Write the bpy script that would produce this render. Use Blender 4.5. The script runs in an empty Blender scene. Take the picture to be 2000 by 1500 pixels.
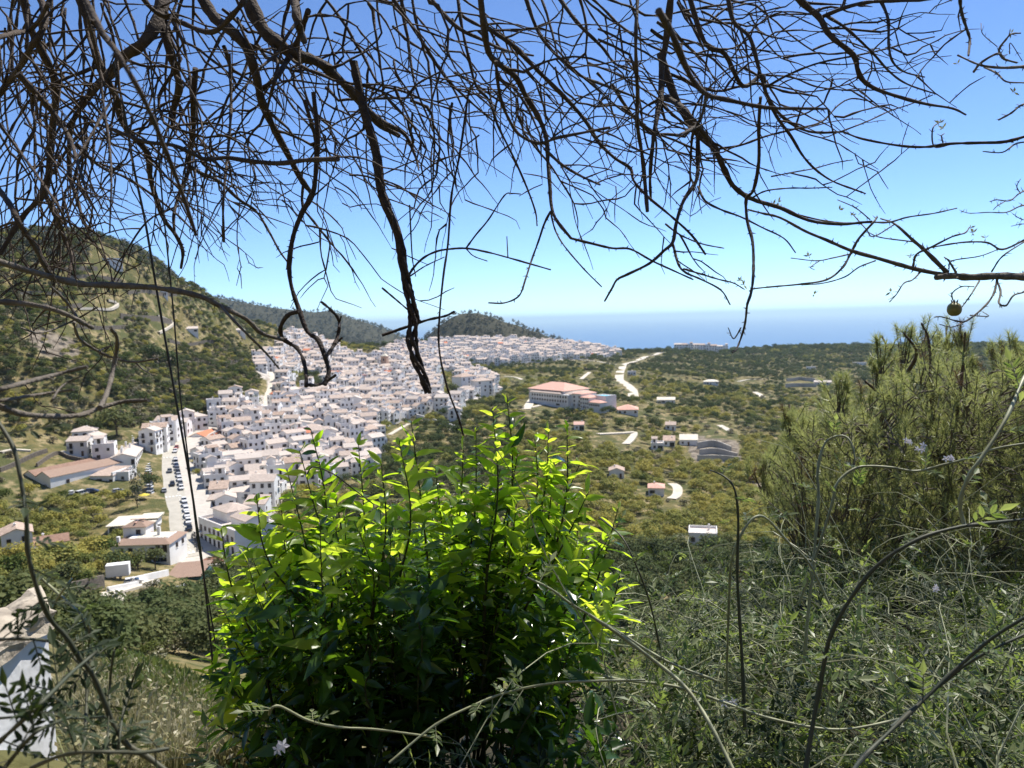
import bpy, math, random
import numpy as np
from mathutils import Vector, Matrix
random.seed(7); rng = np.random.default_rng(7)
R = math.radians
sc = bpy.context.scene
col = sc.collection
# ------------------------------------------------------------------ camera
FPX = 1500.0                                   # focal length in pixels of the 2000x1500 photograph
PITCH, ROLL = R(4.75), R(1.574)
EYE = np.array([0.0, 0.0, 0.0])                # world origin = eye of the viewer, ground about 1.6 m lower
Fv = np.array([0, math.cos(PITCH), -math.sin(PITCH)])
R0 = np.array([1.0, 0, 0]); U0 = np.array([0, math.sin(PITCH), math.cos(PITCH)])
Rv = math.cos(ROLL)*R0 - math.sin(ROLL)*U0
Uv = math.sin(ROLL)*R0 + math.cos(ROLL)*U0
cd = bpy.data.cameras.new('camera'); cam = bpy.data.objects.new('camera', cd); col.objects.link(cam)
cam.matrix_world = Matrix(((Rv[0], Uv[0], -Fv[0], 0), (Rv[1], Uv[1], -Fv[1], 0), (Rv[2], Uv[2], -Fv[2], 0), (0, 0, 0, 1)))
cd.sensor_width = 36; cd.lens = 27; cd.clip_start = 0.05; cd.clip_end = 200000
cd.dof.use_dof = True; cd.dof.focus_distance = 2.7; cd.dof.aperture_fstop = 6.5
sc.camera = cam
# ------------------------------------------------------------------ light
SUN_EL, SUN_AZ = R(58), R(38)                  # azimuth measured from the view direction (+Y) towards the right (+X)
w = bpy.data.worlds.new('World'); sc.world = w; w.use_nodes = True
nt = w.node_tree; bg = nt.nodes['Background']
sky = nt.nodes.new('ShaderNodeTexSky'); sky.sky_type = 'NISHITA'; sky.sun_disc = False
sky.sun_elevation = SUN_EL; sky.sun_rotation = SUN_AZ; sky.altitude = 350
sky.air_density = 0.6; sky.dust_density = 0.0; sky.ozone_density = 2.0
tint = nt.nodes.new('ShaderNodeMix'); tint.data_type = 'RGBA'; tint.blend_type = 'MULTIPLY'; tint.inputs[0].default_value = 1.0; tint.inputs[7].default_value = (0.92, 1.1, 1.32, 1)
nt.links.new(sky.outputs[0], tint.inputs[6]); nt.links.new(tint.outputs[2], bg.inputs[0]); bg.inputs[1].default_value = 0.069
sd = bpy.data.lights.new('sun', 'SUN'); sd.energy = 3.4; sd.angle = R(0.53); sd.color = (1.0, 0.95, 0.87)
so = bpy.data.objects.new('sun', sd); col.objects.link(so)
sdir = Vector((math.sin(SUN_AZ)*math.cos(SUN_EL), math.cos(SUN_AZ)*math.cos(SUN_EL), math.sin(SUN_EL)))
so.rotation_euler = sdir.to_track_quat('Z', 'Y').to_euler(); so.location = (30, -20, 60)
sc.view_settings.view_transform = 'Standard'; sc.view_settings.look = 'None'
sc.view_settings.exposure = 1.15; sc.view_settings.gamma = 1.0
cy = sc.cycles
cy.max_bounces = 8; cy.diffuse_bounces = 3; cy.glossy_bounces = 2; cy.transmission_bounces = 4; cy.transparent_max_bounces = 8; cy.volume_bounces = 0
cy.use_denoising = True; cy.caustics_reflective = False; cy.caustics_refractive = False

# ------------------------------------------------------------------ projection helpers (photo pixel <-> world)
def ray(px, py):
    return Fv + ((px-1000.0)/FPX)*Rv - ((py-750.0)/FPX)*Uv
def at(px, py, r):                              # point on the sight line at horizontal range r
    d = ray(px, py); return d*(r/math.hypot(d[0], d[1]))
def proj(P):
    P = np.asarray(P, float); x = P@Rv; y = P@Uv; z = np.maximum(P@Fv, 1e-3)
    return 1000+FPX*x/z, 750-FPX*y/z
def inpoly(x, y, poly):
    x = np.asarray(x, float); y = np.asarray(y, float); c = np.zeros(x.shape, bool); n = len(poly)
    for i in range(n):
        x1, y1 = poly[i]; x2, y2 = poly[(i+1) % n]
        if y1 == y2: continue
        c ^= ((y1 > y) != (y2 > y)) & (x < (x2-x1)*(y-y1)/(y2-y1)+x1)
    return c
# ------------------------------------------------------------------ materials
def nd(nt, t, **kw):
    n = nt.nodes.new(t)
    for k, v in kw.items(): setattr(n, k, v)
    return n
def mat(name, c, rough=0.8, c2=None, scale=4.0, bump=0.0, bscale=None, detail=4.0, metal=0.0, spec=0.4, lo=0.35, hi=0.65, coord='Object'):
    m = bpy.data.materials.new(name); m.use_nodes = True; nt = m.node_tree; b = nt.nodes['Principled BSDF']
    b.inputs['Base Color'].default_value = (*c, 1); b.inputs['Roughness'].default_value = rough
    b.inputs['Metallic'].default_value = metal; b.inputs['Specular IOR Level'].default_value = spec
    tc = nd(nt, 'ShaderNodeTexCoord')
    if c2 is not None:
        nz = nd(nt, 'ShaderNodeTexNoise'); nz.inputs['Scale'].default_value = scale; nz.inputs['Detail'].default_value = detail
        rp = nd(nt, 'ShaderNodeMapRange'); rp.inputs[1].default_value = lo; rp.inputs[2].default_value = hi
        mx = nd(nt, 'ShaderNodeMix', data_type='RGBA')
        mx.inputs[6].default_value = (*c, 1); mx.inputs[7].default_value = (*c2, 1)
        nt.links.new(tc.outputs[coord], nz.inputs['Vector']); nt.links.new(nz.outputs[0], rp.inputs[0])
        nt.links.new(rp.outputs[0], mx.inputs[0]); nt.links.new(mx.outputs[2], b.inputs['Base Color'])
    if bump:
        n2 = nd(nt, 'ShaderNodeTexNoise'); n2.inputs['Scale'].default_value = bscale or scale*4; n2.inputs['Detail'].default_value = 6
        bp = nd(nt, 'ShaderNodeBump'); bp.inputs['Strength'].default_value = bump; bp.inputs['Distance'].default_value = 0.02
        nt.links.new(tc.outputs[coord], n2.inputs['Vector']); nt.links.new(n2.outputs[0], bp.inputs['Height']); nt.links.new(bp.outputs[0], b.inputs['Normal'])
    return m
def leafmat(name, cols, trans=0.45, tcol=None, rough=0.45, spec=0.4, by='island', tint=1.0, scale=1.0):
    """leaf material: diffuse/gloss plus translucency; colour varies per leaf (island) or per object"""
    m = bpy.data.materials.new(name); m.use_nodes = True; nt = m.node_tree; b = nt.nodes['Principled BSDF']; out = nt.nodes['Material Output']
    rp = nd(nt, 'ShaderNodeValToRGB'); e = rp.color_ramp.elements
    e[0].color = (*cols[0], 1); e[1].color = (*cols[-1], 1)
    for i, c in enumerate(cols[1:-1]):
        k = e.new((i+1)/(len(cols)-1)); k.color = (*c, 1)
    if by == 'island':
        g = nd(nt, 'ShaderNodeNewGeometry'); nt.links.new(g.outputs['Random Per Island'], rp.inputs[0])
    elif by == 'object':
        g = nd(nt, 'ShaderNodeObjectInfo'); ge = nd(nt, 'ShaderNodeNewGeometry')
        ma = nd(nt, 'ShaderNodeMath', operation='MULTIPLY_ADD'); ma.inputs[1].default_value = 0.35
        mb = nd(nt, 'ShaderNodeMath', operation='MULTIPLY'); mb.inputs[1].default_value = 0.65
        nt.links.new(g.outputs['Random'], mb.inputs[0]); nt.links.new(ge.outputs['Random Per Island'], ma.inputs[0]); nt.links.new(mb.outputs[0], ma.inputs[2])
        nt.links.new(ma.outputs[0], rp.inputs[0])
    nt.links.new(rp.outputs[0], b.inputs['Base Color']); b.inputs['Roughness'].default_value = rough; b.inputs['Specular IOR Level'].default_value = spec
    if trans > 0:
        tr = nd(nt, 'ShaderNodeBsdfTranslucent'); ms = nd(nt, 'ShaderNodeMixShader'); ms.inputs[0].default_value = trans
        if tcol is None: nt.links.new(rp.outputs[0], tr.inputs[0])
        else:
            mm = nd(nt, 'ShaderNodeMix', data_type='RGBA', blend_type='MULTIPLY'); mm.inputs[0].default_value = 1.0
            nt.links.new(rp.outputs[0], mm.inputs[6]); mm.inputs[7].default_value = (*tcol, 1); nt.links.new(mm.outputs[2], tr.inputs[0])
        nt.links.new(b.outputs[0], ms.inputs[1]); nt.links.new(tr.outputs[0], ms.inputs[2]); nt.links.new(ms.outputs[0], out.inputs[0])
    return m
# ------------------------------------------------------------------ mesh helpers
def np_mesh(name, V, faces, mats=(), mi=None, smooth=False):
    """faces: list of (n,k) int arrays (k constant in each)"""
    me = bpy.data.meshes.new(name); V = np.asarray(V, np.float32)
    faces = [np.asarray(f, np.int32) for f in faces if len(f)]
    me.vertices.add(len(V)); me.vertices.foreach_set('co', V.ravel())
    loops = np.concatenate([f.ravel() for f in faces]); tot = np.concatenate([np.full(len(f), f.shape[1], np.int32) for f in faces])
    st = np.concatenate([[0], np.cumsum(tot)[:-1]]).astype(np.int32)
    me.loops.add(len(loops)); me.loops.foreach_set('vertex_index', loops)
    me.polygons.add(len(tot)); me.polygons.foreach_set('loop_start', st)
    for m in mats: me.materials.append(m)
    if mi is not None: me.polygons.foreach_set('material_index', np.asarray(mi, np.int32))
    me.polygons.foreach_set('use_smooth', np.full(len(tot), bool(smooth)))
    me.update(calc_edges=True); return me
class MB:
    def __init__(s): s.v = []; s.n = 0; s.f = {}; s.m = {}
    def add(s, V, F, mi=0):
        V = np.asarray(V, float).reshape(-1, 3); F = np.asarray(F, np.int64)
        if len(F) == 0: return
        k = F.shape[1]; s.v.append(V); s.f.setdefault(k, []).append(F+s.n); s.m.setdefault(k, []).append(np.full(len(F), mi)); s.n += len(V)
    def box(s, c, d, mi=0, rz=0.0, taper=1.0):
        x, y, z = np.array(d)/2.0; t = taper
        V = np.array([(-x,-y,-z),(x,-y,-z),(x,y,-z),(-x,y,-z),(-x*t,-y*t,z),(x*t,-y*t,z),(x*t,y*t,z),(-x*t,y*t,z)])
        if rz: ca, sa = math.cos(rz), math.sin(rz); V = V@np.array([[ca,sa,0],[-sa,ca,0],[0,0,1]])
        s.add(V+np.array(c), [(0,3,2,1),(4,5,6,7),(0,1,5,4),(1,2,6,5),(2,3,7,6),(3,0,4,7)], mi)
    def poly(s, V, mi=0): s.add(V, [list(range(len(V)))], mi)
    def prism(s, poly, z0, z1, mi=0):
        n = len(poly); V = [(x, y, z0) for x, y in poly]+[(x, y, z1) for x, y in poly]
        s.add(V, [(i, (i+1) % n, n+(i+1) % n, n+i) for i in range(n)], mi)
        s.poly([(x, y, z1) for x, y in poly], mi); s.poly([(x, y, z0) for x, y in poly][::-1], mi)
    def tube(s, P, rad, k=5, mi=0, cap=True):
        P = np.asarray(P, float); n = len(P); rad = np.broadcast_to(np.asarray(rad, float), (n,))
        T = np.gradient(P, axis=0); T /= np.linalg.norm(T, axis=1)[:, None]+1e-12
        ref = np.array([0, 0, 1.0]) if abs(T[0][2]) < 0.9 else np.array([1.0, 0, 0])
        nn = ref-T[0]*(ref@T[0]); nn /= np.linalg.norm(nn); V = np.empty((n, k, 3)); a = np.arange(k)*2*math.pi/k; ca = np.cos(a)[:, None]; sa = np.sin(a)[:, None]
        for i in range(n):
            nn = nn-T[i]*(nn@T[i]); l = np.linalg.norm(nn); nn = nn/l if l > 1e-9 else nn
            b = np.cross(T[i], nn); V[i] = P[i]+rad[i]*(ca*nn+sa*b)
        i = np.arange(n-1)[:, None]*k; j = np.arange(k)[None]; j2 = (j+1) % k
        F = np.stack([i+j, i+j2, i+k+j2, i+k+j], -1).reshape(-1, 4); s.add(V.reshape(-1, 3), F, mi)
        if cap: s.add(V[-1], [list(range(k))], mi); s.add(V[0], [list(range(k))[::-1]], mi)
    def mesh(s, name, mats=(), smooth=False):
        V = np.concatenate(s.v); ks = sorted(s.f)
        return np_mesh(name, V, [np.concatenate(s.f[k]) for k in ks], mats, np.concatenate([np.concatenate(s.m[k]) for k in ks]), smooth)
def link(o): col.objects.link(o); return o
def obj(name, me, parent=None, loc=None, rz=0.0, label=None, cat=None, group=None, kind=None, scale=None):
    if isinstance(me, MB): raise TypeError
    o = bpy.data.objects.new(name, me); link(o)
    if parent is not None: o.parent = parent
    if loc is not None: o.location = loc
    if rz: o.rotation_euler = (0, 0, rz)
    if scale is not None: o.scale = scale if hasattr(scale, '__len__') else (scale,)*3
    for k, v in (('label', label), ('category', cat), ('group', group), ('kind', kind)):
        if v: o[k] = v
    return o
def empty(name, loc, rz=0.0, label=None, cat=None, group=None):
    return obj(name, None, None, loc, rz, label, cat, group)
def copy_tree(o, parent=None):
    c = o.copy(); link(c)
    if parent is not None: c.parent = parent; c.matrix_parent_inverse = o.matrix_parent_inverse.copy()
    for ch in kids.get(o.name, ()): copy_tree(ch, c)
    return c
kids = {}
def smooth_line(pts, n=None, per=6):
    """Catmull-Rom through points of any dimension"""
    P = np.asarray(pts, float)
    if len(P) < 3: per = max(per, 4)
    Q = np.vstack([2*P[0]-P[1], P, 2*P[-1]-P[-2]]); out = []
    for i in range(len(P)-1):
        a, b, c, d = Q[i:i+4]
        for t in np.arange(per)/per:
            out.append(0.5*((2*b)+(-a+c)*t+(2*a-5*b+4*c-d)*t*t+(-a+3*b-3*c+d)*t**3))
    out.append(P[-1]); return np.array(out)
# ------------------------------------------------------------------ terrain: heightfield from surveyed points (photo pixel, range in metres)
SEA_Z = -348.0
CP = [  # left hill: near slope, valley floor, base, ridge
 (0,1480,3),(150,1500,3.2),(60,1440,8),(300,1420,12),(60,1330,30),(330,1310,45),(100,1260,90),(300,1255,110),(20,1210,170),(250,1185,170),(430,1270,110),(430,1190,170),
 (200,1110,215),(345,1088,240),(60,1110,215),(430,1095,240),(130,1010,290),(0,1040,280),(336,1000,280),(110,960,315),(325,940,320),(200,900,345),(0,920,330),(60,880,350),(322,885,370),(150,840,390),(250,860,370),
 (0,800,400),(100,780,400),(200,760,420),(330,790,450),(420,790,455),(100,690,450),(0,680,440),(200,690,470),(330,710,520),(430,720,560),(480,770,500),
 (0,580,500),(120,590,520),(240,600,560),(340,640,600),(440,660,660),(480,670,700),
 (-60,478,560),(20,472,570),(100,464,580),(200,480,600),(270,502,620),(330,537,650),(400,578,700),(440,602,740),(500,628,820),(555,658,880),
 (-300,440,560),(-300,600,450),(-300,800,340),(-300,1000,250),(-300,1200,120),(-300,1400,10),
 # town
 (400,1000,290),(480,1030,275),(395,860,395),(480,940,330),(600,850,430),(560,790,510),(600,900,370),(700,850,440),(520,720,620),(560,690,760),(620,740,640),(700,765,590),(640,690,780),(700,700,800),(780,690,850),(800,790,540),(800,730,680),(870,760,620),(860,820,480),(880,690,950),(720,920,355),(600,1000,285),
 (600,1200,150),(800,1100,200),(900,900,380),(950,770,620),(860,671,1080),(950,668,1150),(1050,672,1190),(1120,678,1230),(1200,688,1300),(900,712,950),(1000,712,970),(1100,706,1050),(1180,702,1150),
 # valley behind the shrub and right
 (800,1000,270),(1000,1000,270),(1000,880,400),(1000,800,500),(1100,800,520),(1180,795,530),(1050,745,700),(1200,740,780),(1200,850,450),(1300,860,460),(1300,790,600),(1230,770,680),(1215,715,1000),(1316,690,1550),(1250,694,1450),(1220,695,1400),(1400,690,1500),
 (1200,1000,290),(1300,960,330),(1370,1060,250),(1200,1080,240),(1300,1100,220),(1400,870,450),(1450,800,600),(1450,740,950),(1480,770,780),(1550,700,1400),(1500,684,1650),(1420,690,1620),(1600,681,1750),(1700,683,1800),(1800,685,1850),(1560,850,520),(1600,780,780),(1750,720,1200),(1800,850,560),(2000,760,900),(1700,1000,330),(1900,950,380),(2000,680,1800),(2300,680,1800),(2300,800,800),(2300,1000,300),(1600,1100,230)]
CZ = [(-60,625,60),(20,632,63),(100,645,65),(200,665,58),(270,690,44),(330,725,34),(400,770,16),(440,810,2),(-300,640,85),  # (pixel column, range, height) for what no sight line reaches
 (-300,800,-10),(0,850,15),(100,850,15),(200,850,10),(270,880,0),(330,900,-10),(400,950,-20),(440,1000,-40),(500,1100,-60),(560,1150,-60),(700,1150,-70),(800,1300,-70),(1100,1450,-90),(1200,1700,-120),(950,1350,-60),
 (-300,1600,-60),(100,1600,-80),(300,1700,-60),(450,1700,-40),(600,1800,-20),(700,1800,-60),
 (1300,2000,-130),(1500,2300,-170),(1700,2500,-190),(2000,2500,-200),(2300,2500,-200),(1200,2600,-190),(1300,3200,-280),(1700,3600,-310),(2300,3600,-320),
 (-300,3800,-60),(0,3800,-50),(300,3800,-60),(600,3800,-100),(800,3800,-160),(1000,3800,-260),(1200,4500,-352),(1700,4800,-352),(2300,4800,-352),(-300,7000,-360),(300,7000,-360),(1000,7000,-380),(1700,7000,-380),(2300,7000,-380)]
# near bank under the viewer: (photo column, range, height)
for c in (-300, 0, 300):
    CZ += [(c,0.4,-1.6),(c,1.2,-1.62),(c,2.2,-1.72),(c,5.5,-3.2)]
for c in (600, 850): CZ += [(c,0.4,-1.6),(c,1.2,-1.62),(c,2.2,-1.72),(c,3.4,-2.0),(c,8,-5.0),(c,20,-13),(c,60,-33)]
for c in (1100, 1300): CZ += [(c,0.4,-1.6),(c,1.2,-1.62),(c,2.4,-1.7),(c,3.6,-1.95),(c,5,-2.5),(c,10,-6.0),(c,25,-17),(c,70,-42),(c,150,-65)]
for c in (1600, 2000, 2300): CZ += [(c,0.4,-1.6),(c,1.2,-1.6),(c,2.4,-1.66),(c,4,-1.9),(c,6.5,-2.3),(c,9,-3.6),(c,14,-8),(c,30,-20),(c,80,-46),(c,160,-66)]
KT = 1.6
def _uv(th, r): return np.stack([KT*np.asarray(th), np.log(np.asarray(r))], -1)
_t = []; _e = []; _r = []
for px, py, r in CP:
    p = at(px, py, r); _t.append(math.atan2(p[0], p[1])); _r.append(r); _e.append(p[2]/r)
for px, r, z in CZ:
    p = at(px, 700, r); _t.append(math.atan2(p[0], p[1])); _r.append(r); _e.append(z/r)
_U = _uv(_t, _r)
def _phi(d2): return 0.5*d2*np.log(d2+1e-12)
_n = len(_U); _K = _phi(((_U[:, None]-_U[None])**2).sum(-1))+np.eye(_n)*2e-4; _Pm = np.hstack([np.ones((_n, 1)), _U])
_A = np.zeros((_n+3, _n+3)); _A[:_n, :_n] = _K; _A[:_n, _n:] = _Pm; _A[_n:, :_n] = _Pm.T
_W = np.linalg.solve(_A, np.concatenate([np.array(_e), np.zeros(3)]))
# real hills beyond the town, as shaped masses: x, y, radii, height
def _bump(x, y):
    """far pine hills that stand on the plain: crest polylines given in photo pixels with their range, and a half width in metres"""
    return np.zeros_like(x)
def _e_of(th, r):
    q = _uv(th, r); out = np.empty(len(q))
    for i in range(0, len(q), 20000):
        b = q[i:i+20000]; d2 = ((b[:, None]-_U[None])**2).sum(-1); out[i:i+20000] = _phi(d2)@_W[:_n]+_W[_n]+b@_W[_n+1:]
    return out
CREST = [([(882,640),(905,608),(930,606),(960,614),(1000,627),(1040,641),(1080,658),(1115,680)], 1560, 120, -60),
         ([(828,672),(850,654),(880,630),(905,610)], 1590, 95, -62),
         ([(430,580),(480,590),(540,601),(590,608),(640,608),(690,624),(740,648),(780,672),(810,695)], 3000, 230, -70),
         ([(200,560),(300,566),(430,580)], 3100, 260, -70)]
_crest = [np.array([at(px, py, r) for px, py in pts]) for pts, r, wd, z0 in CREST]
def _hash2(ix, iy):
    v = np.sin(ix*127.1+iy*311.7)*43758.5453; return v-np.floor(v)
def vnoise(x, y):
    ix, iy = np.floor(x), np.floor(y); fx, fy = x-ix, y-iy; fx = fx*fx*(3-2*fx); fy = fy*fy*(3-2*fy)
    return (_hash2(ix,iy)*(1-fx)+_hash2(ix+1,iy)*fx)*(1-fy)+(_hash2(ix,iy+1)*(1-fx)+_hash2(ix+1,iy+1)*fx)*fy
def fbm(x, y, o=4):
    s = np.zeros_like(x); a = 0.5
    for i in range(o): s += a*vnoise(x+17*i, y-9*i); a *= 0.5; x = x*2.03; y = y*2.03
    return s
def height(x, y):
    x = np.atleast_1d(np.asarray(x, float)); y = np.atleast_1d(np.asarray(y, float))
    r = np.hypot(x, y); th = np.arctan2(x, y); rc = np.clip(r, 0.4, 7000); thc = np.clip(th, -0.95, 0.95)
    z = _e_of(thc, rc)*rc
    for pts, (c, rr, wd, z0) in zip(_crest, CREST):
        best = np.full(x.shape, -1e9)
        for i in range(len(pts)-1):
            a, b = pts[i], pts[i+1]; d = b[:2]-a[:2]; L = d@d
            t = np.clip(((x-a[0])*d[0]+(y-a[1])*d[1])/L, 0, 1); dx = x-a[0]-t*d[0]; dy = y-a[1]-t*d[1]
            dist = np.hypot(dx, dy)/wd; h = a[2]+t*(b[2]-a[2])
            best = np.maximum(best, z0+(h-z0)*np.exp(-0.9*dist**2)-40*dist)
        z = np.maximum(z, best)
    k = np.clip((r-250)/600, 0, 1)*np.clip((3200-r)/800, 0, 1)
    z = z+k*(fbm(x/60.0, y/60.0)-0.47)*9.0+np.clip((r-1100)/600, 0, 1)*(fbm(x/150.0, y/150.0)-0.47)*30*np.clip((3600-r)/800, 0, 1)*(x < 150)
    return z
def hz(x, y): return float(height(x, y)[0])
RS = np.exp(np.linspace(math.log(0.4), math.log(7000), 760)); TS = np.linspace(-0.92, 0.92, 620)
_tt, _rr = np.meshgrid(TS, RS); _X = (_rr*np.sin(_tt)); _Y = (_rr*np.cos(_tt)); _Z = height(_X.ravel(), _Y.ravel()).reshape(_X.shape)
_EL = _Z/_rr                                     # tangent of elevation, for marching sight lines
def ground(px, py, rmin=1.0, rmax=6000):
    """first hit of the sight line of a photo pixel with the terrain"""
    d = ray(px, py); th = math.atan2(d[0], d[1]); e = d[2]/math.hypot(d[0], d[1])
    k = (th-TS[0])/(TS[1]-TS[0]); i = int(np.clip(k, 0, len(TS)-2)); f = k-i
    colE = _EL[:, i]*(1-f)+_EL[:, i+1]*f
    ok = np.where((colE >= e) & (RS >= rmin) & (RS <= rmax))[0]
    if len(ok) == 0: return None
    j = ok[0]
    if j > 0 and colE[j-1] < e and RS[j-1] >= rmin:
        t = (e-colE[j-1])/(colE[j]-colE[j-1]); r = RS[j-1]+t*(RS[j]-RS[j-1])
    else: r = RS[j]
    return np.array([r*math.sin(th), r*math.cos(th), r*e])
# ------------------------------------------------------------------ ground sheet
TOWN = [(392,1010),(388,862),(392,822),(440,790),(500,772),(514,742),(500,728),(497,692),(545,690),(550,655),(600,660),(650,680),(700,704),(745,704),(760,680),(830,668),(885,692),(900,715),(965,740),(975,770),(905,785),(890,835),(800,850),(740,890),(735,925),(640,940),(560,960),(540,1010),(480,1090),(410,1090)]
TOWN2 = [(840,676),(880,670),(930,664),(1000,667),(1060,669),(1115,676),(1200,687),(1210,694),(1185,701),(1100,702),(1050,708),(960,716),(900,706),(860,702)]
GREEN = [[(565,735),(620,735),(645,765),(572,768)], [(688,690),(712,684),(748,702),(700,706)], [(858,728),(892,732),(905,776),(856,776)], [(500,745),(522,740),(520,772),(500,772)],[(740,838),(850,800),(890,832),(800,870),(745,880)]]
STREET_PX = [(356,1092),(344,1055),(336,1000),(328,950),(321,905),(322,884),(334,867),(352,854),(376,842)]
def terrain():
    m = bpy.data.materials.new('hill_ground'); m.use_nodes = True; nt = m.node_tree; b = nt.nodes['Principled BSDF']; b.inputs['Roughness'].default_value = 0.95; b.inputs['Specular IOR Level'].default_value = 0.1
    L = nt.links.new; tc = nd(nt, 'ShaderNodeTexCoord')
    def noise(s, d=5):
        n = nd(nt, 'ShaderNodeTexNoise'); n.inputs['Scale'].default_value = s; n.inputs['Detail'].default_value = d; L(tc.outputs['Object'], n.inputs['Vector']); return n.outputs[0]
    def mr(v, a, bb):
        n = nd(nt, 'ShaderNodeMapRange'); n.inputs[1].default_value = a; n.inputs[2].default_value = bb; L(v, n.inputs[0]); return n.outputs[0]
    def mix(f, a, c):
        n = nd(nt, 'ShaderNodeMix', data_type='RGBA'); L(f, n.inputs[0])
        for s, q in ((6, a), (7, c)):
            if isinstance(q, tuple): n.inputs[s].default_value = (*q, 1)
            else: L(q, n.inputs[s])
        return n.outputs[2]
    c = mix(mr(noise(0.035), .38, .6), (0.18, 0.145, 0.06), (0.085, 0.09, 0.035))
    c = mix(mr(noise(0.15), .5, .62), c, (0.29, 0.23, 0.125))
    c = mix(mr(noise(0.5, 8), .48, .66), c, (0.07, 0.08, 0.03))
    def att(n):
        a = nd(nt, 'ShaderNodeAttribute'); a.attribute_name = n; return a.outputs['Fac']
    c = mix(att('pine'), c, mix(mr(noise(0.06), .4, .6), (0.05, 0.05, 0.032), (0.075, 0.07, 0.046)))
    c = mix(att('rock'), c, mix(mr(noise(0.25, 8), .4, .62), (0.26, 0.22, 0.17), (0.08, 0.066, 0.052)))
    c = mix(att('urban'), c, mix(mr(noise(0.2), .45, .6), (0.5, 0.46, 0.41), (0.33, 0.29, 0.25)))
    c = mix(att('coast'), c, mix(mr(noise(0.012), .45, .55), (0.13, 0.12, 0.06), (0.45, 0.43, 0.40)))
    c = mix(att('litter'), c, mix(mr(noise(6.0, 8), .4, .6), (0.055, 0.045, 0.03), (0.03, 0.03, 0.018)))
    L(c, b.inputs['Base Color'])
    bp = nd(nt, 'ShaderNodeBump'); bp.inputs['Strength'].default_value = 0.8; bp.inputs['Distance'].default_value = 0.6; L(noise(1.3, 8), bp.inputs['Height']); L(bp.outputs[0], b.inputs['Normal'])
    nr, ntt = _X.shape; V = np.stack([_X, _Y, _Z], -1).reshape(-1, 3)
    i = np.arange(nr-1)[:, None]*ntt; j = np.arange(ntt-1)[None]
    F = np.stack([i+j, i+ntt+j, i+ntt+j+1, i+j+1], -1).reshape(-1, 4)
    # coarse rest of the circle, so that the sheet also lies behind the viewer
    T2 = np.linspace(0.92, 2*math.pi-0.92, 90); R2 = RS[::20]; t2, r2 = np.meshgrid(T2, R2)
    x2, y2 = r2*np.sin(t2), r2*np.cos(t2); zs = height(R2*math.sin(.92), R2*math.cos(.92)); ze = height(R2*math.sin(-.92), R2*math.cos(-.92))
    s = (T2-T2[0])/(T2[-1]-T2[0]); zz = zs[:, None]*(1-s)[None]+ze[:, None]*s[None]; bk = np.sin(s*math.pi)[None]**2*np.clip(r2, 0, 400)*0.5
    z2 = np.where(r2 < 1, -1.6, zz*(1-np.sin(s*math.pi)[None]**2)+(-1.6)*np.sin(s*math.pi)[None]**2+bk*np.clip(1-r2/5000, 0, 1))
    n0 = len(V); V2 = np.stack([x2, y2, z2], -1).reshape(-1, 3); a, bq = x2.shape
    i = np.arange(a-1)[:, None]*bq; j = np.arange(bq-1)[None]; F2 = n0+np.stack([i+j, i+bq+j, i+bq+j+1, i+j+1], -1).reshape(-1, 4)
    V = np.vstack([V, V2]); F = np.vstack([F, F2])
    me = np_mesh('ground', V, [F], [m], None, True)
    px, py = proj(V); r = np.hypot(V[:, 0], V[:, 1]); th = np.arctan2(V[:, 0], V[:, 1])
    ahead = (V[:, 1] > 5)
    urb = (inpoly(px, py, TOWN) & (r > 250) & (r < 1000)) | (inpoly(px, py, TOWN2) & (r > 900) & (r < 1450))
    for g in GREEN: urb &= ~inpoly(px, py, g)
    urb &= ahead
    rock = ahead & (((r > 400) & (r < 480) & inpoly(px, py, [(50,640),(130,640),(155,680),(150,710),(100,700),(60,680)])) | ((r > 300) & (r < 520) & inpoly(px, py, [(1340,850),(1440,860),(1450,905),(1350,900)])) | ((r > 400) & (r < 560) & inpoly(px, py, [(285,690),(380,690),(385,715),(285,722)])) | ((r > 220) & (r < 480) & inpoly(px, py, [(1460,890),(1560,890),(1540,960),(1440,960)])))
    pine = ahead & (r > 1320) & (px < 1250)
    coast = ahead & (r > 2200) & (px > 1150)
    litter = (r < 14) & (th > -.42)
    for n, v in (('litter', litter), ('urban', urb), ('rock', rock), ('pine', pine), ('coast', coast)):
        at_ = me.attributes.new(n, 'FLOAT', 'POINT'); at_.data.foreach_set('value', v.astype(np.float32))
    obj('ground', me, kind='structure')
terrain()
# ------------------------------------------------------------------ sea and air
def sea():
    m = mat('sea_water', (0.008, 0.075, 0.20), 0.28, spec=0.3)
    nt = m.node_tree; b = nt.nodes['Principled BSDF']; tc = nd(nt, 'ShaderNodeTexCoord'); n = nd(nt, 'ShaderNodeTexNoise'); n.inputs['Scale'].default_value = 0.02; n.inputs['Detail'].default_value = 6
    bp = nd(nt, 'ShaderNodeBump'); bp.inputs['Strength'].default_value = 0.5; bp.inputs['Distance'].default_value = 6.0
    nt.links.new(tc.outputs['Object'], n.inputs['Vector']); nt.links.new(n.outputs[0], bp.inputs['Height']); nt.links.new(bp.outputs[0], b.inputs['Normal'])
    a = np.linspace(0, 2*math.pi, 257)[:-1]; V = [(0, 0, SEA_Z)]+[(110000*math.sin(t), 110000*math.cos(t), SEA_Z) for t in a]
    obj('sea', np_mesh('sea', V, [np.array([(0, i+1, (i+1) % 256+1) for i in range(256)])], [m]), kind='structure')
sea()
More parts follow.
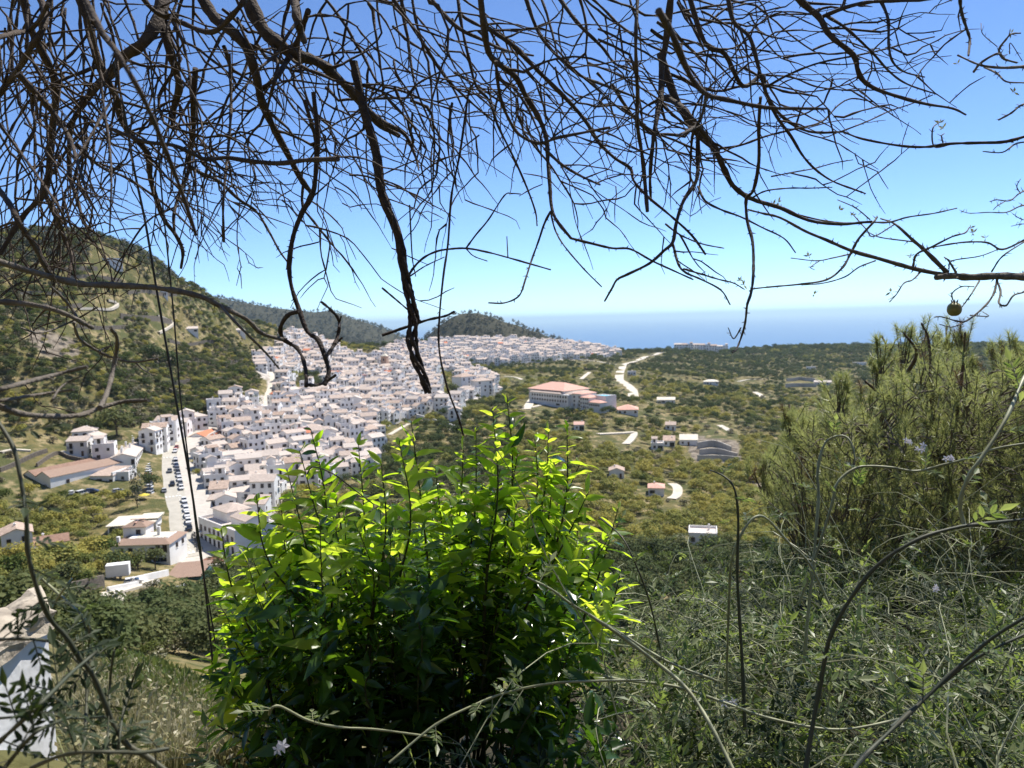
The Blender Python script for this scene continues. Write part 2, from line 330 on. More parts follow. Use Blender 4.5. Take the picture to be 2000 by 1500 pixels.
def haze():
    m = bpy.data.materials.new('haze_air'); m.use_nodes = True; nt = m.node_tree; nt.nodes.remove(nt.nodes['Principled BSDF'])
    v = nd(nt, 'ShaderNodeVolumePrincipled'); v.inputs['Color'].default_value = (0.66, 0.88, 1.0, 1); v.inputs['Density'].default_value = HAZE; v.inputs['Anisotropy'].default_value = 0.35
    nt.links.new(v.outputs[0], nt.nodes['Material Output'].inputs['Volume'])
    b = MB(); z0, z1 = -390.0, 230.0; b.box((0, 0, (z0+z1)/2), (224000, 224000, z1-z0)); o = obj('haze', b.mesh('haze', [m]), kind='stuff')
HAZE = 4.2e-5
# ------------------------------------------------------------------ building materials
M = {}
M['white'] = mat('white_plaster', (0.84, 0.83, 0.81), 0.85, (0.76, 0.74, 0.71), 0.35, 0.15, 3.0, coord='Object')
M['cream'] = mat('cream_plaster', (0.74, 0.70, 0.63), 0.85, (0.64, 0.60, 0.54), 0.4)
M['lilac'] = mat('lilac_plaster', (0.66, 0.58, 0.68), 0.85, (0.58, 0.5, 0.6), 0.4)
M['brick'] = mat('red_brick', (0.24, 0.07, 0.045), 0.9, (0.17, 0.055, 0.04), 0.8)
M['ochre'] = mat('ochre_stone', (0.50, 0.33, 0.25), 0.9, (0.40, 0.27, 0.2), 0.5)
M['glass'] = mat('dark_window_glass', (0.02, 0.024, 0.03), 0.25)
M['wood'] = mat('brown_wood', (0.12, 0.06, 0.035), 0.7)
M['iron'] = mat('black_iron', (0.02, 0.02, 0.02), 0.5)
M['conc'] = mat('pale_concrete', (0.52, 0.49, 0.43), 0.9, (0.42, 0.39, 0.34), 0.3)
M['grey'] = mat('grey_felt', (0.30, 0.29, 0.28), 0.9, (0.22, 0.21, 0.2), 0.5)
M['teal'] = mat('teal_paint', (0.05, 0.13, 0.13), 0.6)
M['net'] = mat('green_shade_net', (0.012, 0.045, 0.028), 0.9)
M['pool'] = mat('pool_water', (0.12, 0.55, 0.62), 0.1)
def tilemat(name, c, c2, c3):
    """clay tiles: rows of half round tiles running down the slope, mottled"""
    m = bpy.data.materials.new(name); m.use_nodes = True; nt = m.node_tree; b = nt.nodes['Principled BSDF']; b.inputs['Roughness'].default_value = 0.9; b.inputs['Specular IOR Level'].default_value = 0.2
    L = nt.links.new; tc = nd(nt, 'ShaderNodeTexCoord'); oi = nd(nt, 'ShaderNodeObjectInfo')
    n = nd(nt, 'ShaderNodeTexNoise'); n.inputs['Scale'].default_value = 1.1; n.inputs['Detail'].default_value = 8; L(tc.outputs['Object'], n.inputs['Vector'])
    mr = nd(nt, 'ShaderNodeMapRange'); mr.inputs[1].default_value = .38; mr.inputs[2].default_value = .62; L(n.outputs[0], mr.inputs[0])
    mx = nd(nt, 'ShaderNodeMix', data_type='RGBA'); mx.inputs[6].default_value = (*c, 1); mx.inputs[7].default_value = (*c2, 1); L(mr.outputs[0], mx.inputs[0])
    m2 = nd(nt, 'ShaderNodeMix', data_type='RGBA'); m2.inputs[7].default_value = (*c3, 1); L(oi.outputs['Random'], m2.inputs[0]); L(mx.outputs[2], m2.inputs[6])
    sub = nd(nt, 'ShaderNodeMath', operation='MULTIPLY'); sub.inputs[1].default_value = 0.75; L(oi.outputs['Random'], sub.inputs[0]); L(sub.outputs[0], m2.inputs[0])
    L(m2.outputs[2], b.inputs['Base Color'])
    wv = nd(nt, 'ShaderNodeTexWave'); wv.inputs['Scale'].default_value = 1.2; wv.inputs['Distortion'].default_value = 0.3; L(tc.outputs['Object'], wv.inputs['Vector'])
    bp = nd(nt, 'ShaderNodeBump'); bp.inputs['Strength'].default_value = 0.6; bp.inputs['Distance'].default_value = 0.1; L(wv.outputs['Fac'], bp.inputs['Height']); L(bp.outputs[0], b.inputs['Normal'])
    return m
M['tile'] = tilemat('pale_clay_tiles', (0.52, 0.39, 0.31), (0.36, 0.26, 0.20), (0.66, 0.60, 0.54))
M['orange'] = tilemat('orange_clay_tiles', (0.60, 0.20, 0.10), (0.52, 0.17, 0.09), (0.58, 0.24, 0.14))
M['brown'] = tilemat('brown_clay_tiles', (0.32, 0.20, 0.145), (0.24, 0.145, 0.105), (0.36, 0.26, 0.2))
M['floor'] = mat('terrace_tiles', (0.62, 0.56, 0.51), 0.8, (0.52, 0.42, 0.36), 0.3)
M['beige'] = mat('beige_roof_sheet', (0.68, 0.62, 0.50), 0.7, (0.6, 0.54, 0.43), 0.4)
M['pinkroof'] = tilemat('pink_roof', (0.72, 0.42, 0.33), (0.66, 0.37, 0.28), (0.68, 0.45, 0.37))
# ------------------------------------------------------------------ window, door, balcony meshes (unit meshes shared by every copy)
def _win(wd, h, fr='wood', bars=True):
    b = MB(); b.box((0, 0, h/2), (wd, 0.10, h), 0); t = 0.09
    for x in (-wd/2, wd/2): b.box((x, -0.02, h/2), (t, 0.14, h+t), 1)
    b.box((0, -0.02, h), (wd-t, 0.14, t), 1); b.box((0, -0.05, -0.06), (wd+0.3, 0.2, 0.1), 2)
    if bars: b.box((0, -0.03, h/2), (0.06, 0.1, h-t), 1)
    return b, [M['glass'], M[fr], M['white']]
WIN = {k: _win(*v) for k, v in {'s': (0.9, 1.1), 'm': (1.2, 1.4), 't': (1.1, 2.1), 'l': (2.0, 1.3), 'x': (3.6, 1.2, 'conc', True)}.items()}
WINME = {k: v[0].mesh('window', v[1]) for k, v in WIN.items()}
def _door():
    b = MB(); b.box((0, 0, 1.05), (1.0, 0.12, 2.1), 0); b.box((0, -.03, 2.15), (1.2, .16, .1), 1); b.box((-.55, -.03, 1.05), (.1, .16, 2.1), 1); b.box((.55, -.03, 1.05), (.1, .16, 2.1), 1); return b, [M['wood'], M['white']]
def _garage():
    b = MB(); b.box((0, 0, 1.2), (2.6, 0.12, 2.4), 0); b.box((0, -.03, 2.45), (2.8, .16, .1), 1); return b, [M['glass'], M['white']]
def _balc():
    b = MB(); b.box((0, -.5, 0), (2.2, 1.0, .15), 0)
    for x in np.linspace(-1.05, 1.05, 10): b.box((x, -.96, .55), (.05, .05, 1.0), 1)
    b.box((0, -.96, 1.05), (2.2, .07, .07), 1); b.box((-1.05, -.5, 1.05), (.07, .9, .07), 1); b.box((1.05, -.5, 1.05), (.07, .9, .07), 1); return b, [M['white'], M['iron']]
DOOR, GAR, BAL = _door(), _garage(), _balc(); DOORME, GARME, BALME = DOOR[0].mesh('door', DOOR[1]), GAR[0].mesh('garage_door', GAR[1]), BAL[0].mesh('balcony', BAL[1])
FIT = {'door': (DOOR, DOORME), 'garage_door': (GAR, GARME), 'balcony': (BAL, BALME)}
for k in WIN: FIT['window_'+k] = (WIN[k], WINME[k])
FOUND = 5.0
def gable(wb, rb, x0, x1, y0, y1, z, rise, along='x', oh=0.35, th=0.18, wm=0, rm=0):
    """pitched roof over a rectangle: gable triangles into the wall builder, two slabs into the roof builder"""
    if along == 'x':
        ym = (y0+y1)/2
        for x in (x0, x1): wb.add([(x, y0, z), (x, y1, z), (x, ym, z+rise)], [(0, 1, 2)] if x > x0 else [(0, 2, 1)], wm)
        k = rise/(ym-y0)
        for ya, s in ((y0, -1), (y1, 1)):
            ye = ya+s*oh; ze = z-oh*k
            V = [(x0-oh*.6, ye, ze), (x1+oh*.6, ye, ze), (x1+oh*.6, ym, z+rise), (x0-oh*.6, ym, z+rise)]
            V = V+[(a, b, c+th) for a, b, c in V]
            F = [(0,1,2,3),(4,7,6,5),(0,4,5,1),(1,5,6,2),(2,6,7,3),(3,7,4,0)]; rb.add(V, F if s > 0 else [f[::-1] for f in F], rm)
    else:
        w2, r2 = MB(), MB(); gable(w2, r2, y0, y1, -x1, -x0, z, rise, 'x', oh, th, wm, rm)
        for src, dst in ((w2, wb), (r2, rb)):
            off = 0
            V = np.concatenate(src.v); V = np.stack([-V[:, 1], V[:, 0], V[:, 2]], -1)
            for k in src.f: dst.add(V, np.concatenate(src.f[k]), rm)
def hip(rb, x0, x1, y0, y1, z, rise, oh=0.4, rm=0, th=0.15):
    x0 -= oh; x1 += oh; y0 -= oh; y1 += oh; W, D = x1-x0, y1-y0; k = min(W, D)/2; cx, cyy = (x0+x1)/2, (y0+y1)/2
    if W >= D: a, b = (x0+k, cyy, z+rise+th), (x1-k, cyy, z+rise+th)
    else: a, b = (cx, y0+k, z+rise+th), (cx, y1-k, z+rise+th)
    V = [(x0,y0,z),(x1,y0,z),(x1,y1,z),(x0,y1,z),(x0,y0,z+th),(x1,y0,z+th),(x1,y1,z+th),(x0,y1,z+th), a, b]
    rb.add(V, [(0,3,2,1),(0,1,5,4),(1,2,6,5),(2,3,7,6),(3,0,4,7)], rm)
    if W >= D: rb.add(V, [(4,5,9,8),(6,7,8,9)], rm); rb.add(V, [(5,6,9),(7,4,8)], rm)
    else: rb.add(V, [(5,6,9,8),(7,4,8,9)], rm); rb.add(V, [(4,5,8),(6,7,9)], rm)
def parapet(wb, x0, x1, y0, y1, z, h=0.8, t=0.25, mi=0):
    wb.box(((x0+x1)/2, y0+t/2, z+h/2), (x1-x0, t, h), mi); wb.box(((x0+x1)/2, y1-t/2, z+h/2), (x1-x0, t, h), mi)
    wb.box((x0+t/2, (y0+y1)/2, z+h/2), (t, y1-y0-2*t, h), mi); wb.box((x1-t/2, (y0+y1)/2, z+h/2), (t, y1-y0-2*t, h), mi)
def fit_face(parts, face, w, d, n, st, r, big=0.0, balc=0.2, skip=0.12, x0=None, x1=None, z0=0.0, y=None):
    """windows, doors and balconies on one face of a w x d house; face = f (front), l, r, b"""
    L = w if face in 'fb' else d; x0 = -L/2 if x0 is None else x0; x1 = L/2 if x1 is None else x1
    for s in range(st):
        for i in range(n):
            u = x0+(x1-x0)*(i+0.5)/n+r.uniform(-.25, .25)
            if r.random() < skip: continue
            zz = z0+s*2.9; k = 'window_'+r.choice(['s', 'm', 'm', 't'] if s else ['s', 'm', 'm', 'l']); zk = 0.2 if k == 'window_t' else 1.0
            if s == 0 and i == n//2 and face == 'f': k, zk = ('door', 0.0) if r.random() < .7 else ('garage_door', 0.0)
            dd = (w if face in 'lr' else d)/2 if y is None else y
            p = {'f': (u, -dd-.02, 0), 'b': (-u, dd+.02, math.pi), 'r': (dd+.02, u, math.pi/2), 'l': (-dd-.02, -u, -math.pi/2)}[face]
            parts.append((k, (p[0], p[1], zz+zk), p[2]))
            if k == 'window_t' and s and r.random() < 0.7: parts.append(('balcony', (p[0], p[1], zz+.1), p[2]))
def house_design(w, d, st, roof, seed, wall='white', tile='tile', terrace=0, tower=0, sides='fl', nwin=None):
    """parts of a white village house: list of (part name, builder, materials), and fittings (window, door ...)"""
    r = random.Random(seed); W, Rf, Tf, fits = MB(), MB(), MB(), []
    h = st*2.9+0.3; W.box((0, 0, (h-FOUND)/2), (w, d, h+FOUND), 0); fl = None
    if roof == 'gx': gable(W, Rf, -w/2, w/2, -d/2, d/2, h, d*.19, 'x')
    elif roof == 'gy': gable(W, Rf, -w/2, w/2, -d/2, d/2, h, w*.19, 'y')
    elif roof == 'hip': hip(Rf, -w/2, w/2, -d/2, d/2, h, min(w, d)*.2)
    elif roof == 'shed':
        V = [(-w/2-.3,-d/2-.3,h-.08),(w/2+.3,-d/2-.3,h-.08),(w/2+.3,d/2,h+d*.22),(-w/2-.3,d/2,h+d*.22)]; V = V+[(a, b, c+.2) for a, b, c in V]
        Rf.add(V, [(0,3,2,1),(4,5,6,7),(0,1,5,4),(1,2,6,5),(2,3,7,6),(3,0,4,7)]); W.add([(-w/2,-d/2,h),(-w/2,d/2,h),(-w/2,d/2,h+d*.21)], [(0,2,1)]); W.add([(w/2,-d/2,h),(w/2,d/2,h),(w/2,d/2,h+d*.21)], [(0,1,2)])
        W.add([(-w/2,d/2,h),(w/2,d/2,h),(w/2,d/2,h+d*.21),(-w/2,d/2,h+d*.21)], [(3,2,1,0)])
    else:
        parapet(W, -w/2, w/2, -d/2, d/2, h); Tf.box((0, 0, h+.03), (w-.55, d-.55, .06))
        if tower:
            tw, td = w*.45, d*.5; tx = -w/2+tw/2+.3 if tower > 0 else w/2-tw/2-.3; ty = d/2-td/2-.3
            W.box((tx, ty, h+1.3), (tw, td, 2.5)); gable(W, Rf, tx-tw/2, tx+tw/2, ty-td/2, ty+td/2, h+2.55, td*.2, 'x')
            fits.append(('window_t', (tx, ty-td/2-.02, h+.12), 0))
    if terrace:
        td = terrace; W.box((0, -d/2-td/2, (2.9-FOUND)/2), (w*.98, td, 2.9+FOUND)); parapet(W, -w*.49, w*.49, -d/2-td, -d/2+.2, 2.9, .9, .2); Tf.box((0, -d/2-td/2, 2.93), (w*.98-.45, td-.3, .06))
        fit_face(fits, 'f', w, d, nwin or max(2, int(w/3)), 1, r, y=d/2+td); fit_face(fits, 'f', w, d, nwin or max(2, int(w/3)), st-1, r, z0=2.9)
    else: fit_face(fits, 'f', w, d, nwin or max(2, int(w/2.9)), st, r)
    for f in sides[1:]: fit_face(fits, f, w, d, 2, st, r, skip=.3)
    c = MB(); cx, cy_ = r.uniform(-w*.3, w*.3), r.uniform(0, d*.3); c.box((cx, cy_, h+.75), (.5, .6, 1.9)); c.box((cx, cy_, h+1.75), (.66, .76, .12)); c.box((cx, cy_, h+1.9), (.4, .45, .2))
    return dict(parts=[('wall', W, [M[wall]]), ('roof', Rf, [M[tile]]), ('terrace_floor', Tf, [M['floor']]), ('chimney', c, [M[wall]])], fits=fits, w=w, d=d, h=h)
def build_house(des, name, loc, rz, label, cat='house', group=None):
    root = empty(name, loc, rz, label, cat, group); kids[root.name] = []
    if 'me' not in des: des['me'] = [(n, b.mesh(n, m)) for n, b, m in des['parts'] if b.n]
    for n, me in des['me']: kids[root.name].append(obj(n, me, root))
    for k, p, a in des['fits']: kids[root.name].append(obj(k.split('_')[0] if k.startswith('window') else k, FIT[k][1], root, p, a))
    return root
# ------------------------------------------------------------------ streets and paths draped on the ground
LINES = []                                       # centre lines, to keep trees and houses off
def drape(name, pts_px, width, m, lift=0.12, per=8, rr=None):
    P = [ground(px, py, rmin=rr or 120)[:2] for px, py in pts_px]; Q = smooth_line(P, per=per); LINES.append((Q, width/2+1.5))
    T = np.gradient(Q, axis=0); T /= np.linalg.norm(T, axis=1)[:, None]; N = np.stack([T[:, 1], -T[:, 0]], -1)
    zc = height(Q[:, 0], Q[:, 1]); k = np.ones(5)/5; zc = np.convolve(np.pad(zc, 2, 'edge'), k, 'valid')
    return Q, T, N, zc+lift
def ribbon(name, Q, N, z, a, b, m, lift=0.0, thick=0.5, kind='structure'):
    L = np.column_stack([Q+N*a, z+lift]); Rr = np.column_stack([Q+N*b, z+lift]); n = len(Q)
    V = np.vstack([L, Rr, L-[0, 0, thick], Rr-[0, 0, thick]]); i = np.arange(n-1)
    F = [np.stack([i, i+1, n+i+1, n+i], -1), np.stack([2*n+i, 2*n+i+1, i+1, i], -1), np.stack([n+i, n+i+1, 3*n+i+1, 3*n+i], -1)]
    return obj(name, np_mesh(name, V, F, [m]), kind=kind)
M['asph'] = mat('sunbleached_street', (0.45, 0.42, 0.36), 0.9, (0.38, 0.355, 0.30), 0.3, 0.2, 8)
M['pave'] = mat('street_pavement', (0.52, 0.48, 0.42), 0.9, (0.44, 0.40, 0.35), 0.5)
M['paint'] = mat('white_road_paint', (0.72, 0.72, 0.68), 0.8)
M['dirt'] = mat('pale_track', (0.62, 0.56, 0.47), 0.95, (0.5, 0.45, 0.36), 0.3)
SQ, ST, SN, SZ = drape('street', STREET_PX, 16, None, 0.25, 10)
ribbon('pavement', SQ, SN, SZ, -11.5, 13.0, M['pave'], 0.0, 4.0)
ribbon('road', SQ, SN, SZ, -5.6, 5.2, M['asph'], 0.05, 0.2)
_sl = np.concatenate([[0], np.cumsum(np.hypot(*np.diff(SQ, axis=0).T))])
def street(s, off):
    """point on the street: metres along from the roundabout end, metres to the right; and the heading"""
    x = np.interp(s, _sl, SQ[:, 0]); y = np.interp(s, _sl, SQ[:, 1]); z = np.interp(s, _sl, SZ)
    tx = np.interp(s, _sl, ST[:, 0]); ty = np.interp(s, _sl, ST[:, 1]); l = math.hypot(tx, ty); tx /= l; ty /= l
    return np.array([x+ty*off, y-tx*off, z+.05]), math.atan2(ty, tx)
def street_s(px, py):
    p = ground(px, py, 120); i = np.argmin(np.hypot(SQ[:, 0]-p[0], SQ[:, 1]-p[1])); return _sl[i]
crossings = []
for k, (cx_, cy_) in enumerate([(350,1082), (325,972), (324,897)]):
    s0 = street_s(cx_, cy_); b = MB(); crossings.append(s0)
    for j in range(7):
        p, a = street(s0, -3.4+j*1.15); b.box((p[0], p[1], p[2]+.012), (3.0 if k else 4.5, .6, .012), 0, a)
    obj('crosswalk', b.mesh('crosswalk', [M['paint']]), kind='structure')
b = MB()
for s_ in np.arange(4, _sl[-1]-4, 3.0):
    for off in (-3.3, 2.9):
        p, a = street(s_, off); b.box((p[0], p[1], p[2]+.01), (2.9, .16, .012), 0, a)
obj('road_marking', b.mesh('road_marking', [M['paint']]), kind='structure')
# apron in front of the roundabout
P0, P1, P2, P3 = at(326,1122,232), at(400,1128,228), at(475,1122,226), at(470,1092,246); P4, P5 = at(400,1082,250), at(344,1085,244)
ap = MB(); zz = SZ[0]-.02; ap.prism([(p[0], p[1]) for p in (P0, P1, P2, P3, P4, P5)], zz-4, zz); obj('plaza', ap.mesh('plaza', [M['pave']]), kind='structure')
for nm, pts, wd in [('country_road', [(1316,686),(1290,689),(1265,694),(1240,705),(1222,711),(1215,720),(1210,732),(1211,744),(1225,753),(1235,763),(1237,776)], 9.0),
    ('country_road', [(1168,848),(1190,847),(1213,846),(1237,845),(1233,857),(1222,868)], 4.5), ('track', [(1312,945),(1321,951),(1324,959),(1321,969),(1311,975)], 4.0),
    ('town_path', [(527,727),(530,745),(521,768),(517,790),(522,812)], 4.5), ('track', [(207,585),(225,591),(220,600),(198,603),(150,602)], 4.0),
    ('track', [(1135,741),(1143,734),(1151,727)], 4.0), ('track', [(1474,766),(1482,770),(1490,776)], 5.0), ('track', [(1405,831),(1415,836),(1425,842)], 4.0),
    ('school_ramp', [(1027,800),(1033,791),(1040,781)], 6.0), ('school_ramp', [(1036,796),(1060,791),(1090,786)], 3.5),
    ('lane', [(108,1193),(160,1177),(215,1160),(262,1147),(300,1136)], 3.6), ('track', [(0,884),(25,879),(60,881)], 2.5), ('track', [(120,882),(135,890),(165,897)], 2.5), ('track', [(1130,703),(1175,708),(1205,712)], 3.5), ('track',[(985,735),(1010,738),(1020,742)],3.0),
    ('town_path', [(760,850),(775,841),(798,828)], 2.6), ('track', [(305,615),(335,627),(325,640),(308,650)], 3.0), ('track', [(1440,745),(1460,742),(1490,741)], 3.0)]:
    g = [ground(px, py, 120) for px, py in pts]
    pts = [q for q, s_ in zip(pts, g) if s_ is not None and (np.hypot(s_[0], s_[1]) < 1700)]
    if len(pts) < 3: continue
    Q, T, N, z = drape(nm, pts, wd, M['dirt'], 0.35); ribbon(nm, Q, N, z, -wd/2, wd/2, M['dirt'], 0.0, 1.5)

# ------------------------------------------------------------------ single buildings of the photo
FRONTS = []
TAKEN = []                                       # x, y, radius
def base(pl, pr, rl=None, rr=None):
    """two bottom corners of a facade as photo pixels -> left corner, right corner, turn of a house whose front (-Y) is that facade"""
    if rl == 'world': return pl, pr, math.atan2(pr[1]-pl[1], pr[0]-pl[0])
    A = ground(*pl, 120) if rl is None else at(*pl, rl); B = ground(*pr, 120) if rr is None else at(*pr, rr)
    return A, B, math.atan2(B[1]-A[1], B[0]-A[0])
def special(name, label, cat, pl, pr, rl, rr, design, depth, group=None, dz=0.0, turn=None):
    """design(w, d) -> dict of parts and fits, in a frame with the facade centre at (0, -d/2)"""
    A, B, rz = base(pl, pr, rl, rr); rz = rz if turn is None else R(turn); w_ = float(np.hypot(*(B-A)[:2])); c = (A+B)/2; n = np.array([-math.sin(rz), math.cos(rz)])
    ctr = c[:2]+n*depth/2; z = min(A[2], B[2])+dz
    TAKEN.append((ctr[0], ctr[1], math.hypot(w_, depth)/2)); FRONTS.append((np.array([A[:2]+(B-A)[:2]*t for t in np.linspace(0, 1, 7)]), 2.0))
    k = max(1, int(depth/max(w_, 1)))
    for i in range(k): q = c[:2]+n*depth*(i+.5)/k; TAKEN.append((q[0], q[1], math.hypot(w_, depth/k)/2+1))
    return build_house(design(w_, depth), name, (ctr[0], ctr[1], z), rz, label, cat, group)
def d_white(w, d):
    W, Rf, f = MB(), MB(), []
    W.box((0, 0, .4), (w, d, 12.6)); h = 6.7
    for c, s in (((0, -d/2+1.2, 0), 0), ((0, d/2-1.2, 0), 1)): pass
    # tiled skirt round a sunken terrace
    V = [(-w/2-.5,-d/2-.5,h),(w/2+.5,-d/2-.5,h),(w/2+.5,d/2+.5,h),(-w/2-.5,d/2+.5,h)]; U = [(-w/2+2.4,-d/2+2.6,h+1.1),(w/2-2.4,-d/2+2.6,h+1.1),(w/2-2.4,d/2-2.2,h+1.1),(-w/2+2.4,d/2-2.2,h+1.1)]
    Rf.add(V+U, [(0,1,5,4),(1,2,6,5),(2,3,7,6),(3,0,4,7)], 0); Rf.add(V, [(3,2,1,0)], 0)
    W.box((1.0, .2, h+.55), (w-5.2, d-5.2, 1.0)); Rf.box((1.8, .2, h+1.09), (w-7.4, d-5.8, .08), 1)
    x0 = -w/2+.4; W.box((x0+3.2, d/2-2.6, h+1.5), (6.4, 5.0, 3.4)); hip(Rf, x0, x0+6.4, d/2-5.1, d/2-.1, h+3.2, 1.4)
    W.box((x0+3.2, d/2-2.6, h+4.3), (.8, .8, 1.4)); Rf.box((x0+3.2,d/2-2.6,h+5.0),(4.2,.5,.2),2); Rf.box((x0+3.2,d/2-3.6,h+4.4),(.5,1.8,.2),2)
    W.box((w*.18, -.2, h+2.2), (.8, .7, 2.6)); W.box((-w/2+1.5, -d/2+1.4, h+1.2), (.8, .8, 1.6))
    for x in (-.33, -.17, .2): f.append(('window_m', (x*w, -d/2-.03, 4.3), 0))
    for x in (.36, .42, .30): f.append(('window_t' if x != .36 else 'window_m', (x*w, -d/2-.03, 4.2), 0))
    f += [('window_x', (.07*w, -d/2-.03, 1.6), 0), ('window_x', (.33*w, -d/2-.03, 1.7), 0), ('garage_door', (.08*w, -d/2-.05, -1.6), 0), ('garage_door', (-.36*w, -d/2-.03, .2), 0), ('door', (-.16*w, -d/2-.03, .4), 0), ('window_m', (x0+4.3, d/2-5.13, h+1.1), 0), ('window_m', (w/2+.03, -1, 4.3), math.pi/2), ('window_m', (w/2+.03, 3, 4.3), math.pi/2)]
    return dict(parts=[('wall', W, [M['white']]), ('roof', Rf, [M['brown'], M['beige'], M['pinkroof']])], fits=f)
special('white_house', 'large white house with brown tiled roof and sunken roof terrace by the crossing', 'house', (220,1117), (334,1115), 236, 229, d_white, 11.5, dz=1.0)
def d_canopy(w, d):
    W, Rf, R2_ = MB(), MB(), MB(); W.box((0, d*.2, 0), (w*.9, d*.5, 7)); Rf.box((0, 0, 3.9), (w, d, .25), 0); R2_.box((w*.3, d*.15, 4.5), (w*.45, d*.6, .2), 0); ps = []
    for x in (-.45, 0, .45): q = MB(); q.box((x*w, -d/2+.6, 0.3), (.3, .3, 7)); ps.append(('post', q, [M['white']]))
    return dict(parts=[('wall', W, [M['white']]), ('roof', Rf, [M['beige']]), ('roof', R2_, [M['beige']])]+ps, fits=[('door', (0, -d*.05-.1, 0), 0)])
special('open_shelter', 'cream flat-roofed open shelter behind the big white house', 'shelter', (207,1054), (300,1046), 262, 258, d_canopy, 13)
def d_lilac(w, d):
    W, Rf, R2_ = MB(), MB(), MB(); W.box((0, 0, 0), (w, d, 8)); gable(W, Rf, -w/2, w/2, -d/2, d/2, 4, w*.2, 'y'); W.box((w/2+1.4, -d*.2, -.8), (2.8, d*.6, 6)); R2_.box((w/2+1.4, -d*.2, 2.3), (3.0, d*.65, .2))
    return dict(parts=[('wall', W, [M['lilac']]), ('roof', Rf, [M['tile']]), ('roof', R2_, [M['orange']])], fits=[('door', (.15*w, -d/2-.03, .1), 0), ('window_l', (-.15*w, -d/2-.03, .9), 0), ('window_s', (.38*w, -d/2-.03, 1.2), 0)])
special('lilac_house', 'small lilac house with pale gable roof and orange lean-to beside the parked cars', 'house', (249,1022), (288,1022), 288, 285, d_lilac, 9)
def d_long(w, d):
    W, Rf, f = MB(), MB(), []; W.box((0, 0, 1), (w, d, 14)); gable(W, Rf, -w/2, w/2, -d/2, d/2, 8, w*.17, 'y')
    for y in np.arange(-d/2+4, d/2-2, 6.5): W.box((random.uniform(-2, 2), y, 10.2), (.7, .7, 2.2))
    for y in np.arange(-d/2+3, d/2-2, 4.2):
        for z in (.9, 3.9, 6.1): f.append(('window_m', (w/2+.03, y, z), math.pi/2))
    f += [('window_s', (-.1*w, -d/2-.03, 5.6), 0), ('window_t', (.4*w, -d/2-.03, 5), 0), ('window_s', (.2*w, -d/2-.03, 2.6), 0), ('window_t', (.4*w, -d/2-.03, 1.5), 0)]
    return dict(parts=[('wall', W, [M['white']]), ('roof', Rf, [M['tile']])], fits=f)
special('terrace_row', 'long white row house with one salmon tiled roof running up the left of the street', 'house', (217,935), (266,930), 338, 336, d_long, 50, turn=19)
def d_barn(w, d):
    h = 5.4; ps = []
    for x0, x1 in ((-w/2, -.02), (.02, w/2)):
        W, Rf = MB(), MB(); W.box(((x0+x1)/2, 0, (h-FOUND)/2), (x1-x0, d, h+FOUND)); gable(W, Rf, x0, x1, -d/2, d/2, h, 1.9, 'y', .3); ps += [('wall', W, [M['white']]), ('roof', Rf, [M['brown']])]
    return dict(parts=ps, fits=[('window_l', (-.33*w, -d/2-.03, 3.0), 0), ('garage_door', (-.1*w, -d/2-.03, 0), 0), ('window_x', (.25*w, -d/2-.03, 1.5), 0), ('garage_door', (.27*w, -d/2-.06, -.1), 0), ('window_m', (w/2+.03, -d*.3, 2.0), math.pi/2)])
special('warehouse', 'white warehouse with twin gables and long weathered brown roof on the valley floor', 'warehouse', (45,957), (100,962), 330, 318, d_barn, 34)
def d_shop(w, d):
    W, Rf = MB(), MB(); W.box((0, 0, -.2), (w, d, 9.2)); V = [(-w/2-.2,-d/2-.3,4.4),(w/2+.2,-d/2-.3,4.4),(w/2+.2,d/2,5.9),(-w/2-.2,d/2,5.9)]; V = V+[(a, b, c+.2) for a, b, c in V]
    Rf.add(V, [(0,3,2,1),(4,5,6,7),(0,1,5,4),(1,2,6,5),(2,3,7,6),(3,0,4,7)]); parapet(W, w/2-.6, w/2, -d/2, d/2, 4.4, 1.4)
    return dict(parts=[('wall', W, [M['white']]), ('roof', Rf, [M['tile']])], fits=[('window_l', (-.1*w, -d/2-.03, 2), 0), ('window_t', (.4*w, -d/2-.03, 1), 0), ('window_s', (w/2+.03, 0, 2), math.pi/2)])
special('workshop', 'low white workshop with pale sloping roof at the end of the scrap yard', 'workshop', (177,953), (222,952), 325, 320, d_shop, 12)
def d_net(w, d):
    W, Rf, R2_, ps = MB(), MB(), MB(), []; Rf.box((0, 0, 4.0), (w, d, .15)); W.box((0, d/2, 1.5), (w, .3, 6)); R2_.box((0, d/2-.4, 2.2), (w*.96, .1, 3.4))
    for x in (-.48, 0, .48): q = MB(); q.box((x*w, -d/2+.3, .9), (.25, .25, 6.2)); ps.append(('post', q, [M['wood']]))
    return dict(parts=[('wall', W, [M['wood']]), ('shade_net', Rf, [M['net']]), ('shade_net', R2_, [M['net']])]+ps, fits=[])
special('shade_shelter', 'dark green shade net over the yard between warehouse and workshop', 'shelter', (118,952), (176,948), 334, 328, d_net, 10)
def d_cube(w, d): return house_design(w, d, 2, 'flat', 5, sides='fr', nwin=1)
special('blue_white_house', 'narrow bluish white house with orange roof patch beside the dark cypress', 'house', (228,957), (253,956), 322, 320, d_cube, 7)
